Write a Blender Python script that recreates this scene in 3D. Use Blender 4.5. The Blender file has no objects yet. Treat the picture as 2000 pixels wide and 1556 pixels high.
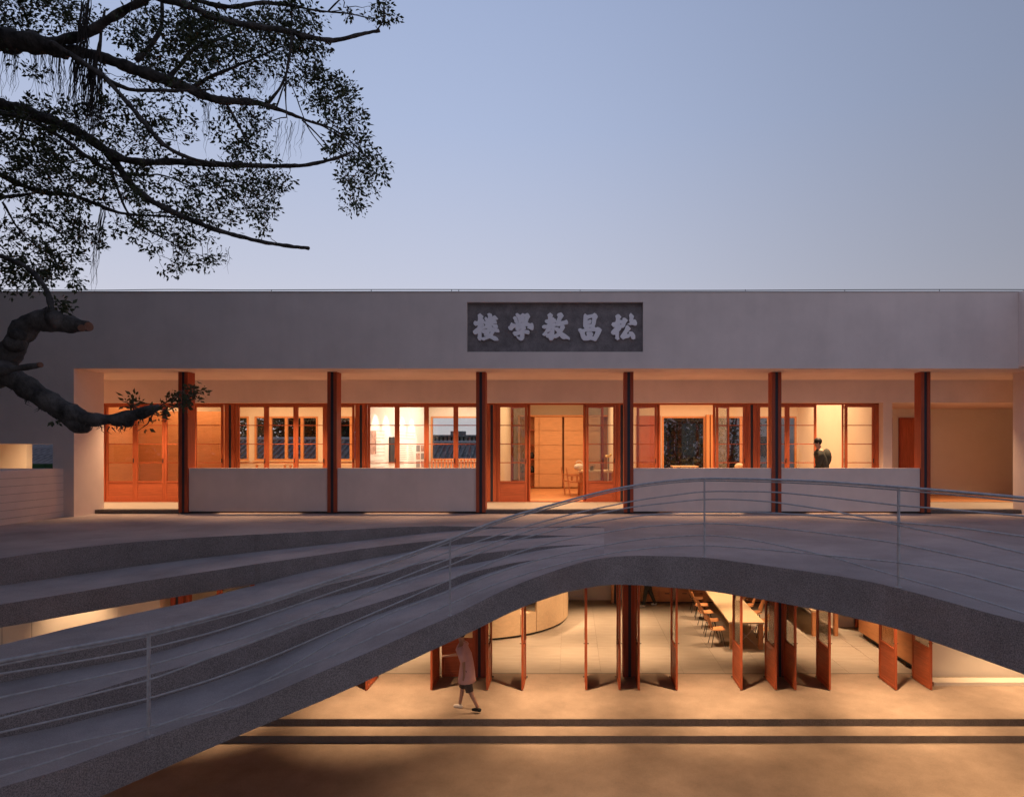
import bpy, math, random
import numpy as np
from mathutils import Vector, Matrix
R = math.radians
random.seed(7); rng = np.random.default_rng(7)
sc = bpy.context.scene
C = sc.collection
# ------------------------------------------------------------ camera
ZC, F, VX, HY = 5.456, 1280.0, 1115.0, 873.0        # eye height, focal length in px, vanishing point
cam = bpy.data.cameras.new('camera'); co = bpy.data.objects.new('camera', cam); C.objects.link(co)
co.location = (0, 0, ZC); co.rotation_euler = (math.pi/2, 0, 0)
cam.sensor_width = 36; cam.lens = 36*F/2000; cam.shift_x = -(VX-1000)/2000; cam.shift_y = (HY-778)/2000
cam.clip_end = 2000; cam.clip_start = .05
sc.camera = co
# ------------------------------------------------------------ dusk sky
w = bpy.data.worlds.new('World'); sc.world = w; w.use_nodes = True
nt = w.node_tree; bg = nt.nodes['Background']
tc = nt.nodes.new('ShaderNodeTexCoord'); sx = nt.nodes.new('ShaderNodeSeparateXYZ')
nt.links.new(tc.outputs['Generated'], sx.inputs[0])
cr = nt.nodes.new('ShaderNodeValToRGB'); el = cr.color_ramp.elements
el[0].position = 0; el[0].color = (.70, .64, .69, 1)
el[1].position = 1; el[1].color = (.23, .30, .50, 1)
for p, c in ((.12, (.64, .63, .71)), (.248, (.53, .565, .70)), (.434, (.41, .487, .69)), (.557, (.355, .435, .645))):
    e = cr.color_ramp.elements.new(p); e.color = c+(1,)
nt.links.new(sx.outputs['Z'], cr.inputs[0])
az = nt.nodes.new('ShaderNodeMapRange'); az.interpolation_type = 'SMOOTHSTEP'
az.inputs[1].default_value = -.25; az.inputs[2].default_value = 1.0; az.inputs[3].default_value = 1.03; az.inputs[4].default_value = .42
nt.links.new(sx.outputs['X'], az.inputs[0])
vm = nt.nodes.new('ShaderNodeVectorMath'); vm.operation = 'SCALE'
nt.links.new(cr.outputs[0], vm.inputs[0]); nt.links.new(az.outputs[0], vm.inputs['Scale'])
nt.links.new(vm.outputs[0], bg.inputs[0]); bg.inputs[1].default_value = 1.0
vs = sc.view_settings; vs.view_transform = 'Standard'; vs.look = 'None'; vs.exposure = 0; vs.gamma = 1; vs.use_curve_mapping = False
sc.cycles.use_denoising = True; sc.cycles.max_bounces = 8; sc.cycles.diffuse_bounces = 5; sc.cycles.transparent_max_bounces = 12
sc.cycles.sample_clamp_indirect = 4
try: sc.cycles.denoiser = 'OPENIMAGEDENOISE'
except Exception: pass
# ------------------------------------------------------------ lamps of the place, and lamps added to brighten it
WARM = (1, .66, .36); WARM2 = (1, .63, .35); WHITE = (1, .86, .70)
def spot(loc, power, size=90, blend=.9, col=WARM2, to=None, rad=.05):
    l = bpy.data.lights.new('spot_lamp', 'SPOT'); l.energy = power; l.spot_size = R(size); l.spot_blend = blend
    l.color = col; l.shadow_soft_size = rad
    o = bpy.data.objects.new('spot_lamp', l); C.objects.link(o); o.location = loc
    if to is not None:
        o.rotation_euler = (Vector(to)-Vector(loc)).to_track_quat('-Z', 'Y').to_euler()
def area(loc, sxy, power, col=WARM, rot=(0, 0, 0)):
    l = bpy.data.lights.new('area_lamp', 'AREA'); l.shape = 'RECTANGLE'; l.size, l.size_y = sxy; l.energy = power; l.color = col
    o = bpy.data.objects.new('area_lamp', l); C.objects.link(o); o.location = loc; o.rotation_euler = rot
XC = [-9.352, -5.760, -2.173, 1.395, 4.963, 8.555]        # column lines
BAY = [-3.97, -.39, 3.18, 6.76]
for x in [-11.1, -7.55]+BAY: spot((x, 14.10, 3.3 if x > -5 else 3.05), 1050, 74, 1)                 # lower terrace downlights
for x, p in ((-4.2, 300), (-.39, 340), (3.0, 260), (6.9, 800)): spot((x, 11.15, 3.3), p, 104, 1)  # leftmost spot is fill, added to lift the dark lower-left ground
spot((10.3, 14.10, 3.3), 1050, 80, 1); spot((8.9, 14.6, 3.3), 130, 100, 1); spot((-11.6, 14.3, 3.0), 300, 62, .9, to=(-11.6, 15.4, 1.5)); spot((-8.2, 14.6, 3.05), 400, 90, 1)  # the weak wide spot is added to brighten the right wall
for x in (-7.55, -4.6, -1.15, 1.12, 3.0, 7.3):
    for y in (17.5, 20.4): spot((x, y, 3.25), 420 if x == 3.0 else 900, 74, 1)
spot((.9, 18.3, 3.2), 420, 70, 1, to=(-.9, 20, .6))  # extra spot added to wash the curved desk front with light
for y in (18.3, 20.6): spot((4.8, y, 3.2), 520, 66)
for x in (-14.0, -11.0, -7.55, -3.97, -.39, 3.18, 6.76, 10.2, 12.4): spot((x, 16.95, 7.2), 760 if x < 9 else 480, 98 if x < 9 else 84, 1, col=WARM2)   # upper walkway
for x in (9.6, 12.4): spot((x, 19.0, 6.55), 110, 84, 1)
area((-11.0, 18.75, 7.2), (2.5, .6), 52); area((-11.0, 22.3, 7.2), (2.5, 3), 80); area((-7.8, 21.5, 7.2), (3, 4), 170); area((-4.0, 21.5, 7.2), (2, 4), 190, WHITE)  # unseen area lamps put in to light the upper rooms
area((-.39, 20.6, 7.2), (2.6, 3.6), 125); area((4.6, 21.2, 7.2), (5, 4), 250); area((7.5, 21.2, 7.2), (1.6, 4), 85)
for t in (.12, .27, .52, .68):
    x, y = -6.0+.72*t, 19.2+5.1*t
    spot((x+.42, y-.06, 7.2), 240, 40, .6, WHITE, (x+.1, y, 5.5), .02)
for i in (0, 1, 3, 4):                                                        # light slot under the balustrade
    xm = (XC[i]+XC[i+1])/2
    area((xm, 15.90, 3.897), (2.0, .03), 2.4, WARM2, (R(-20), 0, 0))

# ------------------------------------------------------------ materials
def mat(name, col, rough=.8, noise=.0, scale=8, bump=0, bscale=60, metal=0, col2=None, stretch=None, spec=.3, speck=0, streak=0):
    m = bpy.data.materials.new(name); m.use_nodes = True; n = m.node_tree; b = n.nodes['Principled BSDF']
    b.inputs['Base Color'].default_value = tuple(col)+(1,); b.inputs['Roughness'].default_value = rough
    b.inputs['Metallic'].default_value = metal; b.inputs['Specular IOR Level'].default_value = spec
    t = n.nodes.new('ShaderNodeTexCoord'); mp = n.nodes.new('ShaderNodeMapping'); n.links.new(t.outputs['Object'], mp.inputs[0])
    if stretch: mp.inputs['Scale'].default_value = stretch
    src = None
    if noise or col2:
        nz = n.nodes.new('ShaderNodeTexNoise'); nz.inputs['Scale'].default_value = scale; nz.inputs['Detail'].default_value = 8; nz.inputs['Roughness'].default_value = .62
        n.links.new(mp.outputs[0], nz.inputs[0])
        mr = n.nodes.new('ShaderNodeMapRange'); mr.inputs[1].default_value = .3; mr.inputs[2].default_value = .7; n.links.new(nz.outputs[0], mr.inputs[0])
        mx = n.nodes.new('ShaderNodeMix'); mx.data_type = 'RGBA'; n.links.new(mr.outputs[0], mx.inputs[0])
        c2 = col2 or tuple(min(1, c*(1+noise)) for c in col); c1 = col if col2 else tuple(c*(1-noise) for c in col)
        mx.inputs[6].default_value = tuple(c1)+(1,); mx.inputs[7].default_value = tuple(c2)+(1,); src = mx.outputs[2]
    if speck:
        n3 = n.nodes.new('ShaderNodeTexNoise'); n3.inputs['Scale'].default_value = 95; n3.inputs['Detail'].default_value = 2
        n.links.new(t.outputs['Object'], n3.inputs[0])
        m3 = n.nodes.new('ShaderNodeMapRange'); m3.inputs[1].default_value = .35; m3.inputs[2].default_value = .65; m3.inputs[3].default_value = 1-speck; m3.inputs[4].default_value = 1+speck
        n.links.new(n3.outputs[0], m3.inputs[0]); v = n.nodes.new('ShaderNodeVectorMath'); v.operation = 'SCALE'
        n.links.new(src, v.inputs[0]); n.links.new(m3.outputs[0], v.inputs['Scale']); src = v.outputs[0]
    if streak:
        mp2 = n.nodes.new('ShaderNodeMapping'); mp2.inputs['Scale'].default_value = (3.2, 3.2, .18); n.links.new(t.outputs['Object'], mp2.inputs[0])
        n4 = n.nodes.new('ShaderNodeTexNoise'); n4.inputs['Scale'].default_value = 1.3; n4.inputs['Detail'].default_value = 6
        n.links.new(mp2.outputs[0], n4.inputs[0])
        m4 = n.nodes.new('ShaderNodeMapRange'); m4.inputs[1].default_value = .42; m4.inputs[2].default_value = .72; m4.inputs[3].default_value = 1; m4.inputs[4].default_value = 1-streak
        n.links.new(n4.outputs[0], m4.inputs[0]); v = n.nodes.new('ShaderNodeVectorMath'); v.operation = 'SCALE'
        n.links.new(src, v.inputs[0]); n.links.new(m4.outputs[0], v.inputs['Scale']); src = v.outputs[0]
    if src is not None: n.links.new(src, b.inputs['Base Color'])
    if bump:
        n2 = n.nodes.new('ShaderNodeTexNoise'); n2.inputs['Scale'].default_value = bscale; n2.inputs['Detail'].default_value = 5
        n.links.new(mp.outputs[0], n2.inputs[0]); bp = n.nodes.new('ShaderNodeBump'); bp.inputs['Strength'].default_value = bump; bp.inputs['Distance'].default_value = .04 if name == 'banyan_bark' else .01
        n.links.new(n2.outputs[0], bp.inputs['Height']); n.links.new(bp.outputs[0], b.inputs['Normal'])
    return m
M = {}
M['plaster'] = mat('plaster', (.76, .615, .555), .92, .08, .9, .35, 70, streak=.03)
M['plaster_in'] = mat('interior_plaster', (.74, .66, .55), .9, .03, 2, .1, 60)
M['white_wall'] = mat('exhibition_white', (.80, .76, .70), .9, .02, 2)
M['concrete'] = mat('ramp_concrete', (.42, .345, .325), .93, .22, 1.1, .5, 40, speck=.12)
M['aggregate'] = mat('washed_aggregate', (.29, .235, .22), .95, .16, 2.0, .9, 45, speck=.38)
M['terrace'] = mat('terrace_screed', (.38, .30, .275), .92, .24, .7, .4, 50, stretch=(1, 1, 1), speck=.08)
M['ground'] = mat('ground_screed', (.34, .26, .20), .9, .20, 1.3, .45, 50, speck=.10)
M['kerb'] = mat('step_stone', (.135, .11, .10), .95, .18, 4, .9, 60, speck=.3)
M['floor'] = mat('floor_tile', (.36, .305, .25), .72, .10, 2.5, .12, 40, stretch=(.5, 2.5, 1), spec=.35)
M['wood'] = mat('red_pine', (.43, .098, .036), .5, .28, 5, .12, 30, stretch=(9, 9, .45), spec=.3)
M['wood_h'] = mat('red_pine_board', (.44, .108, .042), .5, .26, 5, .1, 30, stretch=(.6, 9, 9), spec=.3)
M['wood_dark'] = mat('timber_column', (.36, .070, .030), .6, .25, 5, .15, 30, stretch=(9, 9, .4))
M['pale_wood'] = mat('pale_ply', (.72, .53, .34), .5, .08, 3, .03, 30, stretch=(1, 5, 5))
M['orange_ply'] = mat('orange_ply', (.60, .27, .115), .5, .10, 3, .03, 30, stretch=(1, 1, 6))
M['peach_ply'] = mat('peach_ply', (.70, .39, .20), .5, .10, 3, .03, 30, stretch=(1, 1, 6))
M['steel'] = mat('black_steel', (.035, .035, .045), .6, .1, 5)
M['rail'] = mat('galvanised_rail', (.46, .42, .42), .55, .2, 14, .1, 60, metal=0)
M['iron'] = mat('dark_iron', (.03, .03, .032), .5)
M['letter'] = mat('carved_white', (.93, .84, .84), .85, .04, 6, .2, 50)
M['slate'] = mat('plaque_stone', (.21, .175, .17), .95, .30, 4, 1.0, 22, speck=.2)
M['bark'] = mat('banyan_bark', (.085, .072, .066), .95, .75, 7, 1.0, 16, stretch=(1, 1, .7))
M['cutwood'] = mat('cut_wood', (.22, .10, .065), .9, .2, 20)
M['root'] = mat('aerial_root', (.06, .05, .045), .95)
M['dark'] = mat('dark_cloth', (.055, .055, .045), .95, .2, 12)
M['pink'] = mat('pink_shirt', (.60, .37, .37), .95, .05, 10)
M['grey'] = mat('grey_shorts', (.07, .06, .065), .95)
M['skin'] = mat('skin', (.42, .24, .17), .6)
M['hair'] = mat('black_hair', (.012, .011, .01), .6)
M['shoe_w'] = mat('white_shoe', (.68, .62, .55), .7)
M['shoe_b'] = mat('black_shoe', (.02, .02, .02), .6)
M['rooftile'] = mat('clay_roof', (.24, .215, .21), .9, .35, 3)
M['green'] = mat('green_cover', (.035, .115, .045), .85, .2, 1.5)
M['houseg'] = mat('house_render', (.52, .48, .46), .9, .1, 1)
M['winglass'] = mat('far_window', (.06, .07, .085), .3)
M['print'] = mat('printed_ink', (.28, .25, .24), .9)
M['paper'] = mat('white_bag', (.75, .68, .6), .6, .1, 10, .3, 20)
M['photo1'] = mat('photo_print', (.5, .3, .24), .8, .5, 8)
M['screen'] = mat('screen_black', (.045, .045, .05), .35)
M['slat'] = mat('orange_slat', (.62, .22, .08), .6, .1, 5)
M['brass'] = mat('brass', (.7, .5, .2), .35, metal=.9)
def leafmat(name, a, b):
    m = mat(name, a, .6, col2=b, noise=0, scale=2.2, spec=.25); return m
M['leaf'] = leafmat('banyan_leaf', (.030, .042, .018), (.07, .075, .03))
M['leaf2'] = leafmat('garden_leaf', (.05, .06, .03), (.11, .10, .05))
g = bpy.data.materials.new('window_glass'); g.use_nodes = True; n = g.node_tree; n.nodes.clear()
o_ = n.nodes.new('ShaderNodeOutputMaterial'); mx = n.nodes.new('ShaderNodeMixShader'); tr = n.nodes.new('ShaderNodeBsdfTransparent'); gl = n.nodes.new('ShaderNodeBsdfGlossy')
tr.inputs[0].default_value = (.93, .94, .93, 1); gl.inputs['Roughness'].default_value = .0
fr = n.nodes.new('ShaderNodeFresnel'); fr.inputs[0].default_value = 1.52
ma = n.nodes.new('ShaderNodeMath'); ma.operation = 'MULTIPLY_ADD'; ma.inputs[1].default_value = .55; ma.inputs[2].default_value = .0; ma.use_clamp = True
n.links.new(fr.outputs[0], ma.inputs[0]); n.links.new(ma.outputs[0], mx.inputs[0]); n.links.new(tr.outputs[0], mx.inputs[1]); n.links.new(gl.outputs[0], mx.inputs[2]); n.links.new(mx.outputs[0], o_.inputs[0])
M['glass'] = g

# ------------------------------------------------------------ helpers
class MB:
    def __init__(s): s.v = []; s.f = []
    def box(s, x0, x1, y0, y1, z0, z1):
        k = len(s.v); s.v += [(x, y, z) for z in (z0, z1) for y in (y0, y1) for x in (x0, x1)]
        s.f += [tuple(k+i for i in q) for q in ((0, 2, 3, 1), (4, 5, 7, 6), (0, 1, 5, 4), (1, 3, 7, 5), (3, 2, 6, 7), (2, 0, 4, 6))]
        return s
    def obox(s, a, b, w_, h_):     # oriented bar from a to b
        a, b = Vector(a), Vector(b); d = (b-a).normalized(); up = Vector((0, 0, 1)) if abs(d.z) < .9 else Vector((0, 1, 0))
        sd = d.cross(up).normalized()*w_/2; u = sd.cross(d).normalized()*h_/2; k = len(s.v)
        for p in (a, b): s.v += [tuple(p-sd-u), tuple(p+sd-u), tuple(p+sd+u), tuple(p-sd+u)]
        s.f += [tuple(k+i for i in q) for q in ((3, 2, 1, 0), (4, 5, 6, 7), (0, 1, 5, 4), (1, 2, 6, 5), (2, 3, 7, 6), (3, 0, 4, 7))]
        return s
    def tube(s, pts, rad, n=8, jit=0):
        pts = [Vector(p) for p in pts]
        if not hasattr(rad, '__len__'): rad = [rad]*len(pts)
        k = len(s.v); ref = Vector((.13, .31, .94)); prev = None
        for i, p in enumerate(pts):
            d = (pts[min(i+1, len(pts)-1)]-pts[max(i-1, 0)]).normalized()
            if prev is None: a = d.cross(ref).normalized()
            else: a = (prev-d*prev.dot(d)).normalized()
            prev = a; b = d.cross(a)
            for j in range(n):
                t = 2*math.pi*j/n; r = rad[i]*(1+(random.uniform(-jit, jit) if jit else 0))
                s.v.append(tuple(p+(a*math.cos(t)+b*math.sin(t))*r))
        for i in range(len(pts)-1):
            for j in range(n):
                q = k+i*n; s.f.append((q+j, q+(j+1) % n, q+n+(j+1) % n, q+n+j))
        s.f.append(tuple(k+j for j in reversed(range(n)))); s.f.append(tuple(k+(len(pts)-1)*n+j for j in range(n)))
        return s
    def poly(s, pts):
        k = len(s.v); s.v += [tuple(p) for p in pts]; s.f.append(tuple(range(k, k+len(pts)))); return s
    def loft(s, secs, closed=True, cap=True):
        k = len(s.v); m = len(secs[0])
        for q in secs: s.v += [tuple(p) for p in q]
        for i in range(len(secs)-1):
            for j in range(m if closed else m-1):
                a = k+i*m; s.f.append((a+j, a+m+j, a+m+(j+1) % m, a+(j+1) % m))
        if cap: s.f.append(tuple(k+j for j in range(m))); s.f.append(tuple(k+(len(secs)-1)*m+j for j in reversed(range(m))))
        return s
    def sphere(s, c, r, n=10, sc3=(1, 1, 1)):
        k = len(s.v); h = n//2+1
        for i in range(h+1):
            ph = math.pi*i/h
            for j in range(n):
                t = 2*math.pi*j/n; s.v.append((c[0]+r*sc3[0]*math.sin(ph)*math.cos(t), c[1]+r*sc3[1]*math.sin(ph)*math.sin(t), c[2]+r*sc3[2]*math.cos(ph)))
        for i in range(h):
            for j in range(n):
                a = k+i*n; s.f.append((a+j, a+n+j, a+n+(j+1) % n, a+(j+1) % n))
        return s
def wloc(o):
    v = Vector((0, 0, 0))
    while o: v += o.location; o = o.parent
    return v
def obj(name, mb, m, parent=None, smooth=False, origin=None, local=False):
    me = bpy.data.meshes.new(name)
    off = Vector((0, 0, 0))
    if parent is not None and not local: off = wloc(parent)
    if origin is not None: off = Vector(origin)
    me.from_pydata([(a-off.x, b-off.y, c-off.z) for a, b, c in mb.v], [], mb.f)
    me.materials.append(M[m] if isinstance(m, str) else m); me.update()
    if smooth:
        for p in me.polygons: p.use_smooth = True
    o = bpy.data.objects.new(name, me); C.objects.link(o)
    if parent is not None: o.parent = parent
    if origin is not None: o.location = Vector(origin)-(wloc(parent) if parent is not None else Vector((0, 0, 0)))
    return o
def tag(o, label, cat, group=None, kind=None):
    if label: o['label'] = label
    if cat: o['category'] = cat
    if group: o['group'] = group
    if kind: o['kind'] = kind
    return o
def thing(name, label, cat, loc=(0, 0, 0), group=None, rz=0):
    o = bpy.data.objects.new(name, None); C.objects.link(o); o.location = loc; o.rotation_euler.z = rz
    o.empty_display_size = .2
    return tag(o, label, cat, group)
def struct(name, mb, m, **k):
    o = obj(name, mb, m, **k); o['kind'] = 'structure'; return o
def dup(o, loc=None, rz=None, parent=None, label=None):
    c = o.copy(); C.objects.link(c)
    if parent is not None: c.parent = parent
    if loc is not None: c.location = loc
    if rz is not None: c.rotation_euler.z = rz
    if label: c['label'] = label
    for ch in list(o.children):
        k = ch.copy(); C.objects.link(k); k.parent = c
        for g2 in list(ch.children):
            q = g2.copy(); C.objects.link(q); q.parent = k
    return c
def at(px, py, Y): return Vector(((px-VX)*Y/F, Y, ZC-(py-HY)*Y/F))
def X(px, Y): return (px-VX)*Y/F

# ------------------------------------------------------------ planes
YF, YC, YB, YBM, YW = 15.13, 15.80, 16.10, 17.73, 18.03
ZL, ZT = 3.95, 3.85                      # upper walkway, upper terrace
ZS, ZTOP, ZH = 7.27, 9.03, 6.66          # soffit, parapet top, window head

# ------------------------------------------------------------ ground and lower terrace
struct('ground', MB().box(-300, 300, -60, 12.69, -.9, -.268), 'ground')
struct('land', MB().box(-300, 300, 24.8, 600, -.9, -.27), 'green')
st = tag(bpy.data.objects.new('pavement', None), None, None, kind='structure'); C.objects.link(st)
obj('step', MB().box(-30, 30, 12.694, 13.15, -.9, -.134), 'kerb', st)
obj('terrace', MB().box(-30, 30, 13.154, 15.794, -.9, 0), 'kerb', st)
obj('paving', MB().box(-30, 30, 12.70, 13.15, -.133, -.130), 'ground', st)
obj('paving', MB().box(-30, 30, 13.165, 15.79, .001, .004), 'ground', st)
fl = tag(bpy.data.objects.new('floor', None), None, None, kind='structure'); C.objects.link(fl)
obj('floor_bed', MB().box(-16, 16, 15.81, 24.6, -.9, -.012), 'kerb', fl)
tile = None
for i in range(-14, 14):
    for j in range(8):
        x0 = .73+i; y0 = 15.82+j*1.08
        if tile is None:
            tile = obj('floor_tile', MB().box(.002, .998, .002, 1.078, -.011, .001), 'floor', fl, local=True); tile.location = (x0, y0, 0)
        else:
            t = tile.copy(); C.objects.link(t); t.location = (x0, y0, 0)

# ------------------------------------------------------------ stair and ramps
L = dict(
A=[(0,1090),(125,1072),(250,1059),(375,1050),(500,1043),(700,1033),(800,1028),(860,1026.5),(935,1027.7),(995,1029),(1060,1030)],
B=[(0,1143),(125,1125),(250,1107),(375,1091),(500,1077),(700,1056),(775,1047),(860,1038),(905,1035.5),(950,1032),(1010,1030.2),(1060,1030)],
C=[(0,1180),(125,1160),(250,1139),(375,1120),(500,1101),(600,1087),(700,1072),(800,1060),(860,1053.5),(905,1048),(965,1045),(1055,1044.5),(1122,1046)],
D=[(0,1225),(60,1215),(125,1203),(250,1181),(375,1160),(497,1141),(600,1115),(700,1094),(800,1077),(860,1067),(905,1062),(950,1056),(995,1053.5),(1055,1050),(1122,1046)],
E=[(0,1259),(62,1244),(125,1228),(250,1200),(375,1174),(497,1141.5)],
F=[(0,1294),(114,1275.5),(206,1256),(290,1240),(414,1207.5),(529,1175.5),(600,1152),(669,1135),(760,1116),(829,1098),(882,1089),(915,1083.5),(965,1077.5),(1025,1070),(1085,1065),(1160,1062)],
G=[(0,1333),(92,1315),(275,1282),(359,1259),(414,1240),(506,1208),(597,1175),(669,1158),(760,1137),(875,1108),(950,1095),(1010,1082),(1040,1076),(1085,1069),(1160,1062)],
H=[(0,1395),(137,1364),(275,1321),(359,1300),(437,1277),(529,1242),(600,1214),(669,1197),(760,1169),(852,1140),(882,1129),(935,1113.5),(995,1100),(1040,1093),(1180,1080)],
I=[(0,1440),(114,1418),(252,1381),(300,1366),(414,1331),(529,1290),(600,1255),(692,1215),(783,1183),(868,1154),(882,1147),(935,1124),(995,1106),(1040,1093.4),(1180,1080)],
J=[(0,1537),(120,1502),(290,1442),(500,1367),(640,1306),(715,1275),(847,1217),(890,1200),(965,1160),(1025,1134),(1130,1098),(1180,1088),(1235,1084),(1376,1087.5),(1505,1105),(1630,1123),(1706,1136),(1812,1163),(1918,1193),(2000,1214)],
K=[(0,1612),(190,1556),(350,1485),(500,1420),(640,1362),(740,1317),(840,1270),(915,1235),(965,1210),(1027,1181),(1107,1154),(1180,1141),(1205,1140),(1255,1142),(1380,1152),(1455,1164),(1505,1172),(1555,1182),(1617,1193),(1750,1226),(1875,1270),(2000,1315)])
TX = np.arange(0, 2001, 4.0)
def smooth(a, k):
    p = np.concatenate([2*a[0]-a[k:0:-1], a, 2*a[-1]-a[-2:-k-2:-1]]); h = np.hanning(2*k+3)[1:-1]; h /= h.sum()
    return np.convolve(p, h, 'same')[k:-k]
LS = {k: smooth(np.interp(TX, *zip(*v)), 9) for k, v in L.items()}
LS['J'] = smooth(np.interp(TX, *zip(*L['J'])), 14)
f = lambda k, x: float(np.interp(x, TX, LS[k]))
zj_raw = []
def chain(x, zj):
    z = zj; out = {}
    y = (ZC-z)*F/(f('J', x)-HY); out['J'] = (y, z)
    for a, b in (('I', 'H'), ('G', 'F'), ('D', 'C'), ('B', 'A')):
        y = (ZC-z)*F/(f(a, x)-HY); out[a] = (y, z)
        z = min(ZT, max(z, ZC-(f(b, x)-HY)*y/F)); out[b] = (y, z)
    return out
zk = [(0, 2.64), (150, 2.60), (290, 2.585)]
for x in range(500, 1051, 50):
    lo, hi = 1.0, 3.85
    for _ in range(40):
        m_ = (lo+hi)/2
        z = m_
        for a, b in (('I', 'H'), ('G', 'F'), ('D', 'C'), ('B', 'A')):
            y = (ZC-z)*F/(f(a, x)-HY); z = ZC-(f(b, x)-HY)*y/F
        if z < 3.85: lo = m_
        else: hi = m_
    zk.append((x, lo))
zk += [(1180, 3.85), (2000, 3.85)]
ZJ = smooth(np.interp(TX, *zip(*zk)), 12)
zj = lambda x: min(3.85, float(np.interp(x, TX, ZJ)))
YJ = lambda x: (ZC-zj(x))*F/(f('J', x)-HY)
stair = thing('bridge_stair', 'curved grey concrete bridge and fanned steps sweeping down to the left', 'staircase', (-3, 10, 0))
def P3(x, y, z): return ((x-VX)*y/F, y, z)
cols = list(np.arange(0, 497, 12.0))+[497.0]
colsR = [497.0]+list(np.arange(508, 1178, 10.0))+[1180.0]
def secs(fn, xs): return [fn(x) for x in xs]
def extend(s, n=6):
    a, b = s[0], s[3]; out = []
    for k in range(n, 0, -1):
        out.append([tuple(np.array(p)+(np.array(p)-np.array(q))*k*.9) for p, q in zip(a, b)])
    return out+s
def chL(x):
    c = chain(x, zj(x))
    if x <= 497:       # back branch has its own levels, taken from the terrace downwards
        y = (ZC-ZT)*F/(f('A', x)-HY); zb = ZC-(f('B', x)-HY)*y/F; yc = (ZC-zb)*F/(f('C', x)-HY); zd = ZC-(f('D', x)-HY)*yc/F
        c['A'] = (y, ZT); c['B'] = (y, zb); c['C'] = (yc, zb); c['D'] = (yc, zd)
        zf = c['F'][1]; t = max(0, min(1, (x-300)/197)); zf = zf*(1-t)+zd*t
        c['E'] = ((ZC-zf)*F/(f('E', x)-HY), zf)
        c['F'] = (c['F'][0], zf)
    return c
def tsec(ya, za, yb, zb, zlo_a, zlo_b):     # solid: top from back(ya) to front(yb)
    return lambda x: None
def band(xs, back, front, low, name, m, ext=False):
    S = []
    for x in xs:
        c = chL(x); yb, zb = back(c, x); yf, zf = front(c, x); zl = low(c, x)
        S.append([P3(x, yb, zb), P3(x, yf, zf), P3(x, yf, zl), P3(x, yb, min(zl, zb-.05))])
    if ext: S = extend(S)
    o = obj(name, MB().loft(S), m, stair)
    o.data.materials.append(M['aggregate'])
    for i, p in enumerate(o.data.polygons):
        if i < (len(S)-1)*4 and i % 4 == 1: p.material_index = 1
    return o
allx = cols+colsR[1:]
band(allx, lambda c, x: (15.988, ZT), lambda c, x: (c['A'][0], ZT), lambda c, x: min(c['B'][1], ZT)-.28, 'deck', 'terrace', True)
band(allx, lambda c, x: (c['B'][0]-.001, c['B'][1]), lambda c, x: (c['C'][0], c['C'][1]), lambda c, x: min(c['D'][1], c['C'][1]-.0)-(.001 if x <= 497 else .25), 'step', 'concrete', True)
band(cols, lambda c, x: (c['E'][0], c['E'][1]), lambda c, x: (c['F'][0]-.001, c['E'][1]), lambda c, x: c['E'][1]-.42, 'step', 'concrete', True)
band(colsR, lambda c, x: (c['D'][0]-.001, c['D'][1]), lambda c, x: (c['F'][0], c['D'][1]), lambda c, x: c['D'][1]-.42, 'step', 'concrete')
band(allx, lambda c, x: (c['G'][0]-.002, c['G'][1]), lambda c, x: (c['H'][0], c['G'][1]), lambda c, x: c['G'][1]-.42, 'step', 'concrete', True)
band(allx, lambda c, x: (c['I'][0]-.003, c['I'][1]), lambda c, x: (c['J'][0], c['J'][1]), lambda c, x: ZC-(f('K', x)-HY)*c['J'][0]/F, 'step', 'concrete', True)
# washed-aggregate outer face, 6 mm proud
def face_pts(x): 
    y = YJ(x); return P3(x, y, zj(x)-.002), P3(x, y, ZC-(f('K', x)-HY)*y/F-.004)
Jw = [face_pts(x) for x in list(np.arange(0, 2001, 8.0))]
ext3 = [(4.30, 5.2), (4.36, 4.2), (4.38, 3), (4.36, 1.5), (4.3, 0), (4.3, -4)]
topc = [Vector(p[0]) for p in Jw]; botc = [Vector(p[1]) for p in Jw]
d0 = (topc[0]-topc[4]); d1 = (botc[0]-botc[4])
topc = [topc[0]+d0*k for k in range(14, 0, -2)]+topc; botc = [botc[0]+d1*k for k in range(14, 0, -2)]+botc
topc += [Vector((a, b, 3.848)) for a, b in ext3]; botc += [Vector((a, b, 3.37)) for a, b in ext3]
S = []
for i, (a, b) in enumerate(zip(topc, botc)):
    t = (topc[min(i+1, len(topc)-1)]-topc[max(i-1, 0)]); t.z = 0; t.normalize(); nn = Vector((t.y, -t.x, 0))
    ri = .006*math.sin(i*1.7)+.004*math.sin(i*.63)
    S.append([a-nn*.02, a+nn*.008+Vector((0, 0, ri*.3)), b+nn*.008, b-nn*.02])
obj('fascia', MB().loft(S), 'aggregate', stair)
# right part of the deck
S = []; xr = [1180.0]+list(np.arange(1190, 2001, 15.0))
J2 = [Vector(P3(x, YJ(x), 3.85)) for x in xr]+[Vector((a, b, 3.85)) for a, b in ext3]
N = len(J2)
for i, p in enumerate(J2):
    t = i/(N-1)
    far = Vector((X(1180, 15.988), 15.988, 3.85)).lerp(Vector((15, 15.988, 3.85)), min(1, t*1.5)) if t < .667 else Vector((15, 15.988, 3.85)).lerp(Vector((15, -4, 3.85)), (t-.667)/.333)
    S.append([far, p, p-Vector((0, 0, .40)), far-Vector((0, 0, .40))])
obj('deck', MB().loft(S), 'terrace', stair)

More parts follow.
